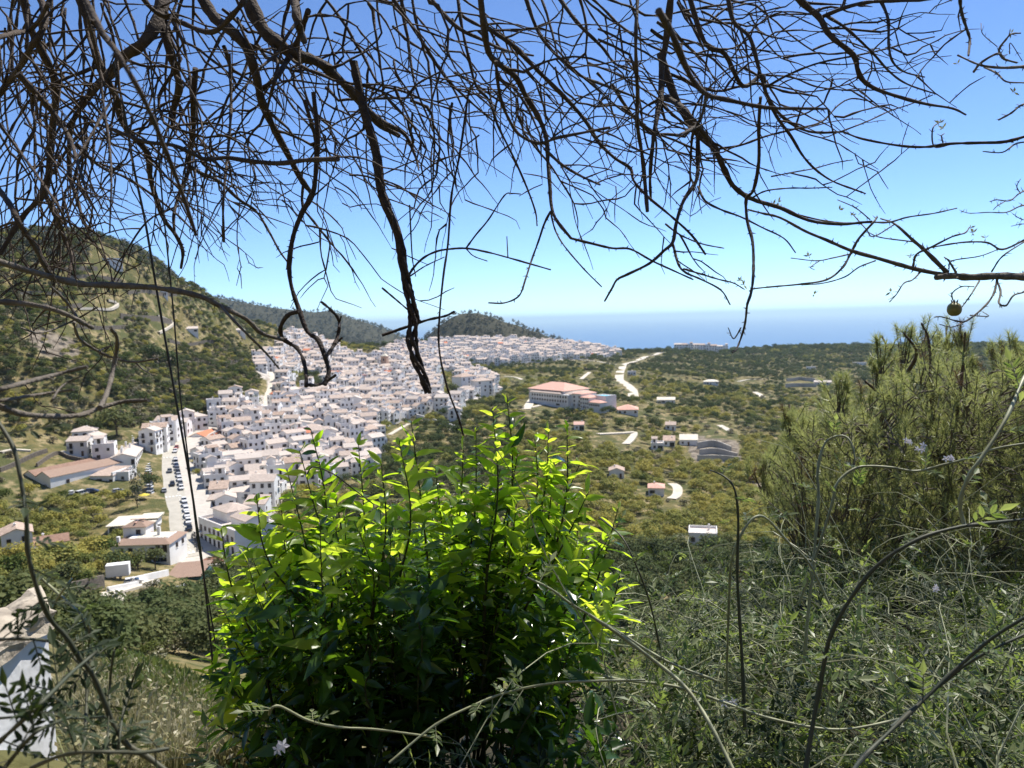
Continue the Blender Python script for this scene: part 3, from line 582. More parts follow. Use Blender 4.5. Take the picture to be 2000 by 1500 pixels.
def d_orange(w, d):
    W, Rf = MB(), MB(); W.box((0, 0, 1.2), (w, d, 12.4), 0); W.box((.1*w, -d/2+.05, 4.6), (w*.8, .3, 4.2), 1); W.box((w/2-.1, 0, 6.5), (.5, d*.7, 2.4), 1); gable(W, Rf, -w/2, w/2, -d/2, d/2, 7.4, 1.8, 'y'); Rf.box((-w/2-3.4, -d*.1, 5.2), (6.4, d*.9, .3)); W.box((-w/2-3.4, -d*.1, 0), (6, d*.8, 10), 0)
    return dict(parts=[('wall', W, [M['white'], M['brick']]), ('roof', Rf, [M['orange']])], fits=[('window_m', (-w/2-3, -d*.5, 1.6), 0)])
special('orange_roof_house', 'house with bright orange roofs and dark red wall where the street ends', 'house', (369,884), (402,882), 392, 388, d_orange, 16)
def d_corner(w, d):
    W, Rf, f = MB(), MB(), []; W.box((0, 0, 2.4), (w, d, 14.6)); h = 9.7; parapet(W, -w/2, w/2, -d/2, d/2, h, .9); Rf.box((0, 0, h+.03), (w-.6, d-.6, .06), 1)
    W.box((-w*.25, d*.12, h+1.5), (w*.4, d*.6, 3)); hip(Rf, -w*.45, -w*.05, -d*.18, d*.42, h+3, 1.5); W.box((w*.25, d*.1, h+1.2), (w*.4, d*.55, 2.4)); gable(W, Rf, w*.05, w*.45, -d*.17, d*.37, h+2.4, 1.3, 'x')
    for i, x in enumerate(np.linspace(-.43, .43, 8)):
        f.append(('window_m' if i % 3 else 'window_t', (x*w, -d/2-.03, 6.9 if i % 3 else 6.3), 0)); f.append(('window_t', (x*w, -d/2-.03, 3.2), 0))
        if i % 3 == 0: f.append(('balcony', (x*w, -d/2-.03, 6.2), 0))
        f.append((('garage_door', 'door', 'window_l')[i % 3], (x*w, -d/2-.03, 1.0 if i % 3 == 2 else 0), 0))
    return dict(parts=[('wall', W, [M['white']]), ('roof', Rf, [M['tile'], M['floor']])], fits=f)
special('corner_block', 'tall white three storey block with balconies beside the roundabout', 'apartment block', (391,1071), (462,1106), 256, 233, d_corner, 13)
def d_shed(w, d):
    W, Rf = MB(), MB(); W.box((0, 0, .4), (w, d, 5.2)); V = [(-w/2-.4,-d/2-.4,3.0),(w/2+.4,-d/2-.4,3.4),(w/2+.4,d/2+.4,4.6),(-w/2-.4,d/2+.4,4.2)]; V = V+[(a, b, c+.12) for a, b, c in V]
    Rf.add(V, [(0,3,2,1),(4,5,6,7),(0,1,5,4),(1,2,6,5),(2,3,7,6),(3,0,4,7)]); return dict(parts=[('wall', W, [M['teal']]), ('roof', Rf, [M['brown']])], fits=[('window_l', (.12*w, -d/2-.03, 1), 0), ('window_l', (.36*w, -d/2-.03, 1), 0), ('door', (-.1*w, -d/2-.03, .1), 0)])
special('shed', 'teal walled shed under a brown corrugated roof below the crossing', 'shed', (326,1153), (392,1148), 213, 210, d_shed, 9)
def d_awning(w, d):
    Rf, ps = MB(), []; Rf.box((0, 0, 3.0), (w, d, .15))
    for x in (-.47, 0, .47):
        for y in (-.46, .46): W = MB(); W.box((x*w, y*d, .5), (.18, .18, 5)); ps.append(('post', W, [M['iron']]))
    return dict(parts=[('roof', Rf, [M['beige']])]+ps, fits=[])
special('carport', 'cream flat carport roof on thin posts beside the lane below the white house', 'carport', (222,1192), (275,1183), 194, 196, d_awning, 8.5)
def d_school(w, d):
    W, Rf, f = MB(), MB(), []; W.box((-w*.19, 0, 2), (w*.5, d, 16)); hip(Rf, -w*.44, w*.06, -d/2, d/2, 10, 4.6, 1.0); W.box((w*.12, -d*.1, 1), (w*.12, d*.8, 14)); hip(Rf, w*.075, w*.18, -d/2, d*.3, 8.2, 1.7, .6, 1); hip(Rf, -w*.38, w*.05, -d/2-3, -d/2+4, 8.2, 1.5, .6, 1)
    W.box((-w*.11, -d/2-1.5, 1), (w*.54, 3, 14)); W.box((w*.235, -d*.2, 1.6), (w*.11, d*.6, 14.6)); hip(Rf, w*.18, w*.29, -d*.5, d*.1, 8.9, 1.5, .5); W.box((w*.345, -d*.34, .6), (w*.11, d*.42, 12.6)); hip(Rf, w*.29, w*.4, -d*.55, -d*.13, 6.9, 1.5, .5)
    W.box((w*.47, -d*.42, -.6), (w*.14, d*.26, 9.6)); hip(Rf, w*.4, w*.54, -d*.55, -d*.29, 4.2, 1.5, .5); W.box((w*.43, -d*.02, 1.2), (w*.16, d*.42, 13)); Rf.box((w*.43, -d*.02, 7.75), (w*.155, d*.40, .1), 2); Rf.box((w*.43, -d*.03, 7.82), (w*.125, d*.24, .1), 3)
    parapet(W, w*.35, w*.51, -d*.23, d*.19, 7.7, .5, .3)
    for z in (5.6, 2.6):
        for x in np.linspace(-.34, .13, 14): f.append(('window_m', (x*w, -d/2-3.03, z), 0))
    for z in (6.0, 3.2, .6):
        for x in (.2, .265): f.append(('window_m', (x*w, -d*.5-.03, z), 0))
        for x in (.305, .335, .365, .39): f.append(('window_s', (x*w, -d*.55-.03, z-.6), 0))
    for x in np.linspace(.415, .525, 6): f.append(('window_s', (x*w, -d*.55-.03, 2.0), 0))
    f += [('window_x', (.02*w, -d/2-3.03, .2), 0), ('window_m', (-.43*w, -d/2-.03, 7.2), 0), ('window_m', (-.4*w, -d/2-.03, 7.2), 0)]
    return dict(parts=[('wall', W, [M['white']]), ('roof', Rf, [M['pinkroof'], M['tile'], M['beige'], M['pool']])], fits=f)
special('school', 'long white school with big salmon hipped roof and a turquoise pool on its terrace', 'school', (1026,781), (1168,799), 565, 508, d_school, 24)
def d_hotel(w, d):
    W, Rf, R2_, R3_, f = MB(), MB(), MB(), MB(), []; W.box((0, 0, 2.6), (w, d, 15)); hip(Rf, -w/2, w*.2, -d/2, d/2, 10.2, 2.4); hip(R2_, w*.235, w/2, -d/2, d/2, 10.1, 2.0); W.box((-w*.15, 0, 12), (4, 4, 3)); hip(R3_, -w*.15-2, -w*.15+2, -2, 2, 13.4, .9)
    for z in (.9, 4.0, 7.1):
        for x in np.linspace(-.45, .45, 13): f.append(('window_t' if z > 1 else 'window_m', (x*w, -d/2-.03, z), 0))
    return dict(parts=[('wall', W, [M['white']]), ('roof', Rf, [M['tile']]), ('roof', R2_, [M['tile']]), ('turret_roof', R3_, [M['tile']])], fits=f)
special('hotel', 'big white hotel with three window rows and a small roof turret', 'hotel', (816,812), (893,824), 575, 540, d_hotel, 15)
def d_church(w, d):
    W, Rf = MB(), MB(); W.box((0, 0, 1), (w, d, 12)); gable(W, Rf, -w/2, w/2, -d/2, d/2, 7, 2.2, 'x', .3); W.box((0, -d/2-.1, 1.4), (w*.98, .3, 10.6), 1); W.box((w*.45, 0, 7), (5, 5, 24), 1); W.box((w*.45, 0, 19.4), (5.6, 5.6, .6), 1); hip(Rf, w*.45-2.4, w*.45+2.4, -2.4, 2.4, 19.7, 2.4)
    return dict(parts=[('wall', W, [M['ochre'], M['ochre']]), ('roof', Rf, [M['beige']])], fits=[('window_t', (w*.45, -2.55, 15.5), 0), ('window_t', (-.2*w, -d/2-.28, 2.5), 0), ('window_t', (.15*w, -d/2-.28, 2.5), 0)])
special('church', 'reddish brick church with a square bell tower in the middle of the town', 'church', (698,735), (750,740), 690, 680, d_church, 13)
def d_apt(sd):
    def f_(w, d):
        g = house_design(w, d, 4, 'hip', sd, sides='fr', nwin=3); return g
    return f_
special('apartment_block', 'white four storey apartment block with hipped roof behind the palm trees', 'apartment block', (902,766), (931,762), 610, 620, d_apt(3), 12)
special('apartment_block', 'white four storey apartment block with hipped roof nearest the school', 'apartment block', (933,774), (963,772), 600, 606, d_apt(8), 12)
def simple(w_st, roof, sd, **kw):
    return lambda w, d: house_design(w, d, w_st, roof, sd, **kw)
SIMP = [('villa', 'white villa with a flat roof high on the left hill below the pines', (192,515), (234,516), 0, simple(1,'flat',11), 9),
 ('villa', 'small white villa among trees at the foot of the hill spur left of the town', (361,650), (385,651), 0, simple(1,'gx',12), 8),
 ('villa', 'white cube house beside the tall cypress where the hill meets the town', (457,652), (478,652), 0, simple(1,'hip',13), 8),
 ('villa', 'tiny white house halfway up the left hill slope', (312,577), (326,577), 0, simple(1,'flat',14), 6),
 ('farmhouse', 'small white gabled farmhouse among yellow trees right of the shrub', (1190,932), (1219,935), 0, simple(1,'gy',15), 8),
 ('farmhouse', 'low flat house with pinkish roof left of the curved white track', (1267,968), (1297,969), 0, simple(1,'hip',16,tile='pinkroof'), 8),
 ('farmhouse', 'white house with broad pink roof beside dark cypresses below the school', (1206,812), (1246,808), 0, simple(1,'hip',17,tile='pinkroof'), 15),
 ('farmhouse', 'flat grey roofed hut in the valley nearest the viewer', (1346,1068), (1400,1062), 0, simple(1,'flat',18), 9),
 ('farmhouse', 'white greenhouse shed beside the pale stone quarry', (1328,871), (1362,869), 0, simple(1,'gx',19,tile='beige'), 12),
 ('farmhouse', 'cluster house with white walls just left of the greenhouse shed', (1272,880), (1296,878), 0, simple(1,'flat',20,tower=1), 8),
 ('farmhouse', 'white house with lean-to roof behind the greenhouse shed', (1296,872), (1318,872), 0, simple(1,'shed',21), 8),
 ('farmhouse', 'small house with dull pink roof at the upper end of the country lane', (1121,840), (1141,840), 0, simple(1,'gx',22,tile='pinkroof'), 7),
 ('farmhouse', 'long cream house among dark trees above the yellow groves', (1284,789), (1318,789), 0, simple(1,'gx',23,tile='beige'), 9),
 ('farmhouse', 'white cottage right beside the bend of the country road', (1226,732), (1242,733), 0, simple(1,'flat',24), 8),
 ('farmhouse', 'pale house standing alone on the wooded slope below the coastal ridge', (1375,751), (1402,752), 0, simple(1,'hip',25,tile='beige'), 10),
 ('farmhouse', 'white farm building at the top right of the terraced field', (1592,752), (1622,752), 0, simple(1,'gx',26), 9),
 ('farmhouse', 'low white building under the coastal trees, left one of two', (1576,722), (1592,722), 0, simple(1,'flat',27), 8),
 ('farmhouse', 'low white building under the coastal trees, right one of two', (1668,713), (1690,713), 0, simple(1,'flat',28), 8),
 ('farmhouse', 'white building with brown roof left of the pale track in the valley', (1300,840), (1320,840), 0, simple(1,'gx',29,tile='tile'), 8),
 ('farmhouse', 'white square house with blue shadowed wall at the left edge among orchard trees', (14,1087), (58,1090), 0, simple(2,'gy',30,tile='tile'), 9),
 ('farmhouse', 'low shed with dull red roof behind the square house at the left edge', (76,1083), (128,1084), 0, simple(1,'gx',31,tile='brown'), 7),
 ('farmhouse', 'small grey hut in the dark bushes below the lane', (224,1218), (245,1214), 0, simple(1,'gx',32,tile='beige'), 5)]
for nm, lb, pl, pr, _z, dz_, dp in SIMP:
    if ground(*pl, 120) is None or ground(*pr, 120) is None: continue
    g_ = ground((pl[0]+pr[0])/2, (pl[1]+pr[1])/2, 120); rr = math.hypot(g_[0], g_[1]); t_ = np.array([g_[1], -g_[0], 0])/rr*(pr[0]-pl[0])/FPX*rr/2
    special(nm, lb, 'house', g_-t_, g_+t_, 'world', None, dz_, dp)
# ------------------------------------------------------------------ the white town: village houses copied from fourteen designs
DES = []
for i, (w_, d_, st_, rf, kw) in enumerate([(8,7.5,2,'gx',{}),(9.5,8,2,'gx',{'terrace':2.6}),(7,8,2,'gy',{}),(10,8.5,3,'gx',{}),(8,8,2,'flat',{'tower':1}),(9,8,3,'flat',{'tower':-1}),(7,7,3,'gy',{}),(11,8,2,'gx',{'sides':'flr'}),(8.5,8,2,'shed',{}),(9,9,2,'hip',{}),(6.5,8,2,'flat',{}),(10,8,3,'gx',{'terrace':3}),(7.5,8,2,'gx',{'wall':'cream'}),(9,8,2,'gx',{'tile':'orange'})]):
    DES.append(house_design(w_, d_, st_, rf, 100+i, **{'sides': 'flr', **kw}))
DLAB = ['two storey gabled white house', 'white house with front terrace', 'narrow gable-fronted white house', 'wide three storey white house', 'flat-roofed white house with roof room', 'three storey flat-roofed white house', 'tall gable-fronted white house', 'wide low gabled white house', 'white house with one sloping roof', 'square hipped white house', 'plain flat-roofed white house', 'three storey stepped white house', 'cream gabled house', 'white house with orange roof']
PROTO = [None]*len(DES)
def house_at(k, x, y, z, rz, label, group, s=1.0):
    if PROTO[k] is None:
        o = build_house(DES[k], 'village_house', (x, y, z), rz, label, 'house', group); PROTO[k] = o
    else:
        o = copy_tree(PROTO[k]); o.location = (x, y, z); o.rotation_euler = (0, 0, rz); o['label'] = label; o['group'] = group
    o.scale = (s, s, s); return o
def free(x, y, rad):
    for a, b, c in TAKEN:
        if (a-x)**2+(b-y)**2 < (c+rad)**2*.72: return False
    for Q, hw in LINES:
        if (np.hypot(Q[:, 0]-x, Q[:, 1]-y) < hw+rad*.8).any(): return False
    return True
# rows that the photo shows one by one: photo pixel of the base, design, what it is
ROWS = [((168,868),9,'pale pinkish house uphill of the warehouse, topmost of its cluster'),((184,880),2,'gabled house in the middle of the cluster uphill of the warehouse'),((206,897),4,'white house with roof room lowest in the cluster uphill of the warehouse'),((160,888),0,'low white house at the left edge of the cluster uphill of the warehouse'),((215,876),10,'flat white house at the right edge of the cluster uphill of the warehouse'),
 ((296,880),6,'tall narrow house first in the left row beyond the long salmon roof'),((306,872),3,'wide three storey house second in the left row beyond the long salmon roof'),((318,864),5,'house with roof room third in the left row beyond the long salmon roof'),((332,856),3,'wide house fourth in the left row at the bend of the street'),((348,848),7,'wide low house at the far bend of the street'),((366,840),6,'tall gabled house beyond the bend behind the orange roofs'),((384,836),9,'square hipped house behind the orange roofs')]
for (px, py), k, lb in ROWS:
    p = ground(px, py, 120); th = math.atan2(p[0], p[1]); d = DES[k]
    if any((a-p[0])**2+(b-p[1])**2 < 36 for a, b, c in TAKEN): continue
    house_at(k, p[0], p[1], p[2], -th+random.uniform(-.5, .3), lb, 'houses left of the street'); TAKEN.append((p[0], p[1], 5))
BUSH = [(470,1500),(450,1250),(470,1060),(540,985),(600,960),(720,960),(850,950),(960,900),(1110,930),(1170,1020),(1190,1100),(1190,1500)]
cand = []
for x in np.arange(-330, 260, 8.5):
    for y in np.arange(240, 1420, 8.1):
        far = y > 620; xx = x+rng.uniform(-1.6, 1.6)+(5 if int(y/8.1) % 2 else 0); yy = y+rng.uniform(-1.5, 1.5); cand.append((xx, yy))
cand = np.array(cand); cz = height(cand[:, 0], cand[:, 1]); cr = np.hypot(cand[:, 0], cand[:, 1]); cpx, cpy = proj(np.column_stack([cand, cz]))
ok = (inpoly(cpx, cpy, TOWN) & (cr > 255) & (cr < 930)) | (inpoly(cpx, cpy, TOWN2) & (cr > 900) & (cr < 1420))
for g in GREEN: ok &= ~inpoly(cpx, cpy, g)
ok &= ~inpoly(cpx, cpy, BUSH) & (rng.random(len(cand)) > np.where(cr > 900, .05, .07))
sel = sorted([(cr[i], cand[i, 0], cand[i, 1], cz[i], cpx[i], cpy[i]) for i in np.where(ok)[0]])
print('town candidates', len(sel))
def where(px, py, r):
    if r > 900: return 'on the far ridge under the cone hill'
    if py < 690: return 'in the upper town near the hill spur'
    if px < 560 and py < 780: return 'beside the steep town path'
    if px < 470 and py > 930: return 'right of the street near the roundabout'
    if px < 480: return 'in the lower town right of the street'
    if px > 800: return 'around the big hotel'
    if py < 750: return 'around the brick church'
    if py < 850: return 'in the dense middle of the town'
    return 'in the lower town just above the shrub'
n_single = 0; LIM = 270; far_b = MB(); FM = [M['white'], M['tile'], M['floor'], M['glass'], M['wood'], M['iron'], M['orange'], M['cream'], M['conc']]; fidx = {m.name: i for i, m in enumerate(FM)}
def add_far(k, x, y, z, rz, sc_=.9):
    d = DES[k]; c, s = math.cos(rz), math.sin(rz); Rz = np.array([[c, s, 0], [-s, c, 0], [0, 0, 1]])
    def put(b, mats, p, a):
        V = np.concatenate(b.v); ca, sa = math.cos(a), math.sin(a); V = V@np.array([[ca, sa, 0], [-sa, ca, 0], [0, 0, 1]])+np.array(p); V = V*sc_@Rz+np.array([x, y, z]); n0 = far_b.n; far_b.v.append(V); far_b.n += len(V)
        for q in b.f:
            far_b.f.setdefault(q, []).append(np.concatenate(b.f[q])+n0); far_b.m.setdefault(q, []).append(np.array([fidx[mats[int(m)].name] for m in np.concatenate(b.m[q])]))
    for n, b, mats in d['parts']:
        if b.n: put(b, mats, (0, 0, 0), 0)
    for f, p, a in d['fits']:
        if f != 'balcony': put(FIT[f][0][0], FIT[f][0][1], p, a)
for r, x, y, z, px, py in sel:
    if not free(x, y, 3.4): continue
    th = math.atan2(x, y); base_a = -th+(vnoise(np.array([x/70.]), np.array([y/70.]))[0]-.5)*1.5; base_a = round(base_a/0.35)*0.35
    k = random.choices(range(14), [9,7,7,5,9,8,6,6,5,5,9,7,4,1])[0]; rz = base_a+random.uniform(-.1, .1)+(math.pi/2 if random.random() < .14 else 0)
    TAKEN.append((x, y, 3.0)); zz = z+random.uniform(-.3, 1.4)
    if n_single < LIM:
        wl = where(px, py, r); o_ = house_at(k, x, y, zz, rz, (DLAB[k]+' '+wl), DLAB[k]+' '+wl, 1.0); o_.scale = (random.uniform(.72, 1.08), random.uniform(.78, 1.0), random.uniform(.72, 1.12)); n_single += 1
    else: add_far(k, x, y, zz, rz, random.uniform(.75, 1.02))
    if random.random() < .25: random.random()
if far_b.n: obj('far_houses', far_b.mesh('far_houses', FM), kind='stuff', label='white houses massed in the far part of the town', cat='houses')
# white coastal row
for i, px in enumerate(np.linspace(1324, 1416, 9)):
    th = math.atan2(at(px, 690, 1)[0], at(px, 690, 1)[1]); rr = np.arange(1350, 1900, 20.0); zz = height(rr*math.sin(th), rr*math.cos(th)); k_ = int(np.argmax(zz/rr)); p = np.array([rr[k_]*math.sin(th), rr[k_]*math.cos(th)]); z = zz[k_]+1.5; d = [3, 11, 5][i % 3]; TAKEN.append((p[0], p[1], 9)); FRONTS.append((p[None, :2], 8.0))
    house_at(d, p[0], p[1], z, -math.atan2(p[0], p[1]), 'white terraced house in the long row on the coastal ridge', 'houses on the coastal ridge', 1.35)
# ------------------------------------------------------------------ trees and scrub of the valley and hills
LM = {'mango': leafmat('mango_leaves', [(0.46,0.39,0.10),(0.36,0.33,0.08),(0.22,0.245,0.07),(0.50,0.42,0.12)], 0.38, rough=.75, spec=.12, by='object'),
      'avocado': leafmat('avocado_leaves', [(0.055,0.085,0.028),(0.10,0.125,0.045),(0.15,0.155,0.06)], 0.3, rough=.75, spec=.12, by='object'),
      'green': leafmat('bright_tree_leaves', [(0.13,0.17,0.035),(0.09,0.125,0.03),(0.17,0.18,0.045)], 0.3, rough=.75, spec=.12, by='object'),
      'scrub': leafmat('scrub_leaves', [(0.17,0.15,0.065),(0.12,0.12,0.05),(0.21,0.175,0.09),(0.075,0.085,0.035)], 0.15, by='object'),
      'pine': leafmat('pine_needles_far', [(0.04,0.05,0.026),(0.07,0.075,0.04)], 0.1, by='object')}
M['bark'] = mat('grey_brown_bark', (0.12, 0.09, 0.065), 0.95, (0.07, 0.05, 0.035), 3, 0.5, 12)
def crown(kind, seed, n=330, leaf=0.5, h=4.6, w=5.0, lumps=11, up=0.35):
    r = np.random.default_rng(seed); b = MB()
    if kind == 'pine':
        C = np.column_stack([r.normal(0, w*.16, lumps), r.normal(0, w*.16, lumps), r.uniform(.25, .95, lumps)*h]); S = (1.05-C[:, 2]/h)*w*.42+.35
    elif kind == 'cypress':
        C = np.column_stack([r.normal(0, .05, lumps), r.normal(0, .05, lumps), np.linspace(.1, .96, lumps)*h]); S = w*.5*np.sin(np.clip(C[:, 2]/h, .15, 1)*2.9)**.6+.12
    else:
        a = r.uniform(0, 2*math.pi, lumps); q = np.sqrt(r.uniform(0, 1, lumps)); C = np.column_stack([np.cos(a)*q*w*.34, np.sin(a)*q*w*.34, h*(.30+.36*r.random(lumps)+.12*(1-q))]); S = w*r.uniform(.17, .30, lumps)
    k = r.choice(lumps, n, p=S**2/np.sum(S**2)); d = r.normal(size=(n, 3)); d /= np.linalg.norm(d, axis=1)[:, None]; d[:, 2] = np.where(d[:, 2] < -.35, -d[:, 2], d[:, 2])
    P = C[k]+d*(S[k]*r.uniform(.7, 1.08, n))[:, None]*np.array([1, 1, .8 if kind != 'cypress' else 1])
    N = d*.75+np.array([0, 0, .45])+r.normal(0, .38, (n, 3)); N /= np.linalg.norm(N, axis=1)[:, None]; t = np.cross(N, r.normal(size=(n, 3))); t /= np.linalg.norm(t, axis=1)[:, None]; u = np.cross(N, t)
    s = (leaf*r.uniform(.6, 1.3, n))[:, None]; V = np.stack([P-t*s*.5, P-u*s*.35+N*.08, P+t*s*.5, P+u*s*.35], 1)
    b.add(V.reshape(-1, 3), np.arange(4*n).reshape(-1, 4)); return b
def trunk(seed, h=4.6, w=5.0, r0=0.16):
    r = random.Random(seed); b = MB(); top = (r.uniform(-.2, .2), r.uniform(-.2, .2), h*.5)
    b.tube(smooth_line([(0, 0, -.6), (r.uniform(-.1, .1), 0, h*.22), top], per=3), np.linspace(r0, r0*.5, 7), 6)
    for i in range(5):
        a = i*1.26+r.random(); b.tube([(top[0]*.7, top[1]*.7, h*.32), (math.cos(a)*w*.15, math.sin(a)*w*.15, h*.5), (math.cos(a)*w*.3, math.sin(a)*w*.3, h*.68)], [r0*.5, r0*.35, r0*.15], 5)
    return b
KIND = {'mango': [('mango', 11, 560, .52, 4.8, 5.6, 15), ('mango', 12, 520, .52, 4.3, 5.2, 12)], 'avocado': [('avocado', 21, 520, .5, 5.6, 5.4, 14), ('avocado', 22, 480, .5, 5.0, 4.8, 12)], 'green': [('green', 31, 420, .42, 4.6, 4.4, 11)], 'scrub': [('scrub', 41, 300, .34, 1.9, 2.8, 9), ('scrub', 42, 260, .34, 1.5, 2.4, 7)], 'pine': [('pine', 51, 330, .6, 7.0, 4.6, 10)]}
TREE = {}
for k, v in KIND.items():
    TREE[k] = []
    for kk, sd_, n, lf, h, w_, lu in v:
        c = crown(kk, sd_, n, lf, h, w_, lu).mesh('crown', [LM[k]]); t = trunk(sd_, h, w_).mesh('trunk', [M['bark']]); TREE[k].append((c, t))
TAK = np.array([(a, b, c) for a, b, c in TAKEN]); LQ = [(Q, hw) for Q, hw in LINES]
def clear_of(x, y, rad):
    k = np.ones(len(x), bool)
    for i in range(0, len(x), 4000):
        s = slice(i, i+4000); d2 = (x[s, None]-TAK[None, :, 0])**2+(y[s, None]-TAK[None, :, 1])**2; k[s] = (d2 > (TAK[None, :, 2]+rad[s, None]*.7)**2).all(1)
    for Q, hw in LQ:
        for i in range(0, len(x), 4000):
            s = slice(i, i+4000); d2 = ((x[s, None]-Q[None, :, 0])**2+(y[s, None]-Q[None, :, 1])**2).min(1); k[s] &= d2 > (hw+rad[s]*.6)**2
    return k
YARD = [(96,935),(255,930),(258,968),(215,975),(100,972)]; LOWYARD = [(300,1150),(400,1140),(400,1172),(290,1185)]; MEADOW = [(330,1290),(450,1285),(450,1370),(250,1440),(210,1420)]
QUARRY = [(1322,850),(1442,852),(1458,908),(1340,908)]; CLIFF = [(48,640),(130,636),(158,680),(152,718),(100,708),(58,685)]
SIGHT = []
for Q_, hw_ in LQ[1:]:
    zq = height(Q_[:, 0], Q_[:, 1]); SIGHT.append((np.arctan2(Q_[:, 0], Q_[:, 1]), np.hypot(Q_[:, 0], Q_[:, 1]), hw_))
FSIGHT = [(np.arctan2(q[:, 0], q[:, 1]), np.hypot(q[:, 0], q[:, 1]), hw) for q, hw in FRONTS]
def in_sight(x, y):
    """points that stand close in front of a road as seen from the viewpoint path"""
    th, r = np.arctan2(x, y), np.hypot(x, y); k = np.zeros(len(x), bool)
    for S_, kq, lo_ in ((SIGHT, .085, 32), (FSIGHT, .035, 8)):
        for t, q, hw in S_:
            for i in range(0, len(x), 4000):
                s = slice(i, i+4000); k[s] |= ((np.abs(th[s, None]-t[None])*r[s, None] < hw+1.5) & (q[None]-r[s, None] > 0) & (q[None]-r[s, None] < np.clip(q[None]*kq, lo_, 130))).any(1)
    return k
TERR = [(1530,738),(1600,738),(1600,765),(1530,765)]
pts = {k: [] for k in KIND}
def sample(r0, r1, sp, t0=-.78, t1=.80):
    n = int((r1*r1-r0*r0)/2*(t1-t0)/(sp*sp)*1.1); r = np.sqrt(rng.uniform(r0*r0, r1*r1, n)); t = rng.uniform(t0, t1, n); return r*np.sin(t), r*np.cos(t)
def thin(x, y, sp):
    """drop points that crowd each other, by a hash of cells"""
    k = {}; keep = []
    for i in range(len(x)):
        c = (int(math.floor(x[i]/sp)), int(math.floor(y[i]/sp)))
        if c in k: continue
        k[c] = 1; keep.append(i)
    return np.array(keep)
for r0, r1, sp in ((60, 140, 2.9), (140, 235, 3.6), (235, 420, 5.2), (420, 640, 6.0), (640, 900, 7.0), (900, 1320, 8.2), (1320, 2050, 9.0), (2050, 3600, 14.0), (380, 520, 3.4), (520, 780, 4.0)):
    extra = (r0, r1) in ((380, 520), (520, 780))
    x, y = sample(r0, r1, sp*.62); i = thin(x, y, sp); x, y = x[i], y[i]; z = height(x, y); px, py = proj(np.column_stack([x, y, z])); r = np.hypot(x, y)
    k = (px > -260) & (px < 2260); x, y, z, px, py, r = [q[k] for q in (x, y, z, px, py, r)]
    town = (inpoly(px, py, TOWN) & (r > 255) & (r < 1000)) | (inpoly(px, py, TOWN2) & (r > 880) & (r < 1420))
    for g in GREEN: town &= ~inpoly(px, py, g)
    n1 = fbm(x/45., y/45., 3); n2 = fbm(x/16.+50, y/16., 3); u = rng.random(len(x)); hill = (px < 520) & (r > 350) & (r < 1000) & (py < 900); near = r < 235
    bad = town | inpoly(px, py, LOWYARD) & (r > 180) & (r < 260) | inpoly(px, py, YARD) & (r > 250) & (r < 380) | inpoly(px, py, MEADOW) & (r < 100) | inpoly(px, py, TERR) & (r > 700) | inpoly(px, py, [(316,1122),(400,1135),(480,1125),(480,1085),(330,1080)]) & (r > 200) & (r < 270)
    kind = np.full(len(x), 'none', object); far = r > 900; cone = (r > 1320) & (px < 1180)
    kind[:] = np.where(n2 > .45, 'mango', np.where(u < .5, 'avocado', 'scrub'))
    kind[(n1 < .38) & (u < .75)] = 'avocado'; kind[(u > .93)] = 'green'; kind[(n1 > .58) & (n2 < .5)] = 'scrub'
    kind[far & (u < .62)] = 'avocado'; kind[far & (u > .62) & (kind == 'mango') & (n1 < .5)] = 'scrub'
    yellow = (px > 1000) & (py > 850) & (r < 480); kind[yellow & (u < .80)] = 'mango'; yellow = yellow | ((px > 850) & (py > 820) & (r < 480))
    kind[hill] = np.where(u[hill] < .50, 'scrub', np.where(u[hill] < .60, 'green', np.where(u[hill] < .90, 'avocado', 'mango')))
    grassy = hill & inpoly(px, py, [(-300,740),(160,740),(230,800),(300,860),(140,880),(-300,900)]); kind[grassy & (u < .8)] = 'scrub'
    ridge = hill & (r > 520) & inpoly(px, py, [(-300,400),(90,440),(280,490),(340,530),(330,560),(200,520),(-300,520)]) & (u < .5); kind[ridge] = 'pine'
    kind[near] = np.where(u[near] < .72, 'avocado', np.where(u[near] < .85, 'scrub', 'green'))
    orch = (px < 262) & (r > 195) & (r < 318) & (py > 955); hill = hill & ~orch; kind[orch & (u < .78)] = 'mango'; kind[orch & (u > .86)] = 'green'
    kind[cone] = np.where(u[cone] < .7, 'pine', 'scrub'); kind[(r > 2000) & (px > 1150)] = 'avocado'
    drop = bad | (inpoly(px, py, [(203,1112),(340,1118),(336,1152),(203,1152)]) & (r > 190) & (r < 240)) | (extra & ~hill) | (hill & (n1 > .60) & (u < .6)) | (grassy & (u < .45)) | (~hill & ~near & ~yellow & ~orch & (n1 > .63) & (u < .6)) | ((r < 140) & ~inpoly(px, py, [(-300,1150),(470,1150),(470,1300),(-300,1330)])) | (cone & (n1 > .62) & (u < .7)) | ((r > 2050) & (px > 1150) & (u < .75))
    s = np.where(kind == 'scrub', rng.uniform(.8, 1.7, len(x)), rng.uniform(.7, 1.15, len(x))*np.where(rng.random(len(x)) < .3, 1.4, 1)*np.where(hill, .85, 1))*np.clip(r/900, 1, 1.7)*np.where(cone & (r < 2050), .72, 1)*np.where(near, 1.05, 1)*np.where(r < 140, .8, 1)
    rad = s*np.where(kind == 'scrub', 1.3, 2.4); drop |= ~clear_of(x, y, rad); drop |= inpoly(px, py, QUARRY) & (r > 300) & (r < 620); drop |= inpoly(px, py, CLIFF) & (r > 380) & (r < 500) & (u < .8); drop |= (fbm(x/34.+9, y/34., 3) > .57) & ~near & ~hill & ~yellow & ~orch & (u < .8); vis_ = in_sight(x, y); drop |= vis_ & (u < .6); kind[vis_] = 'scrub'
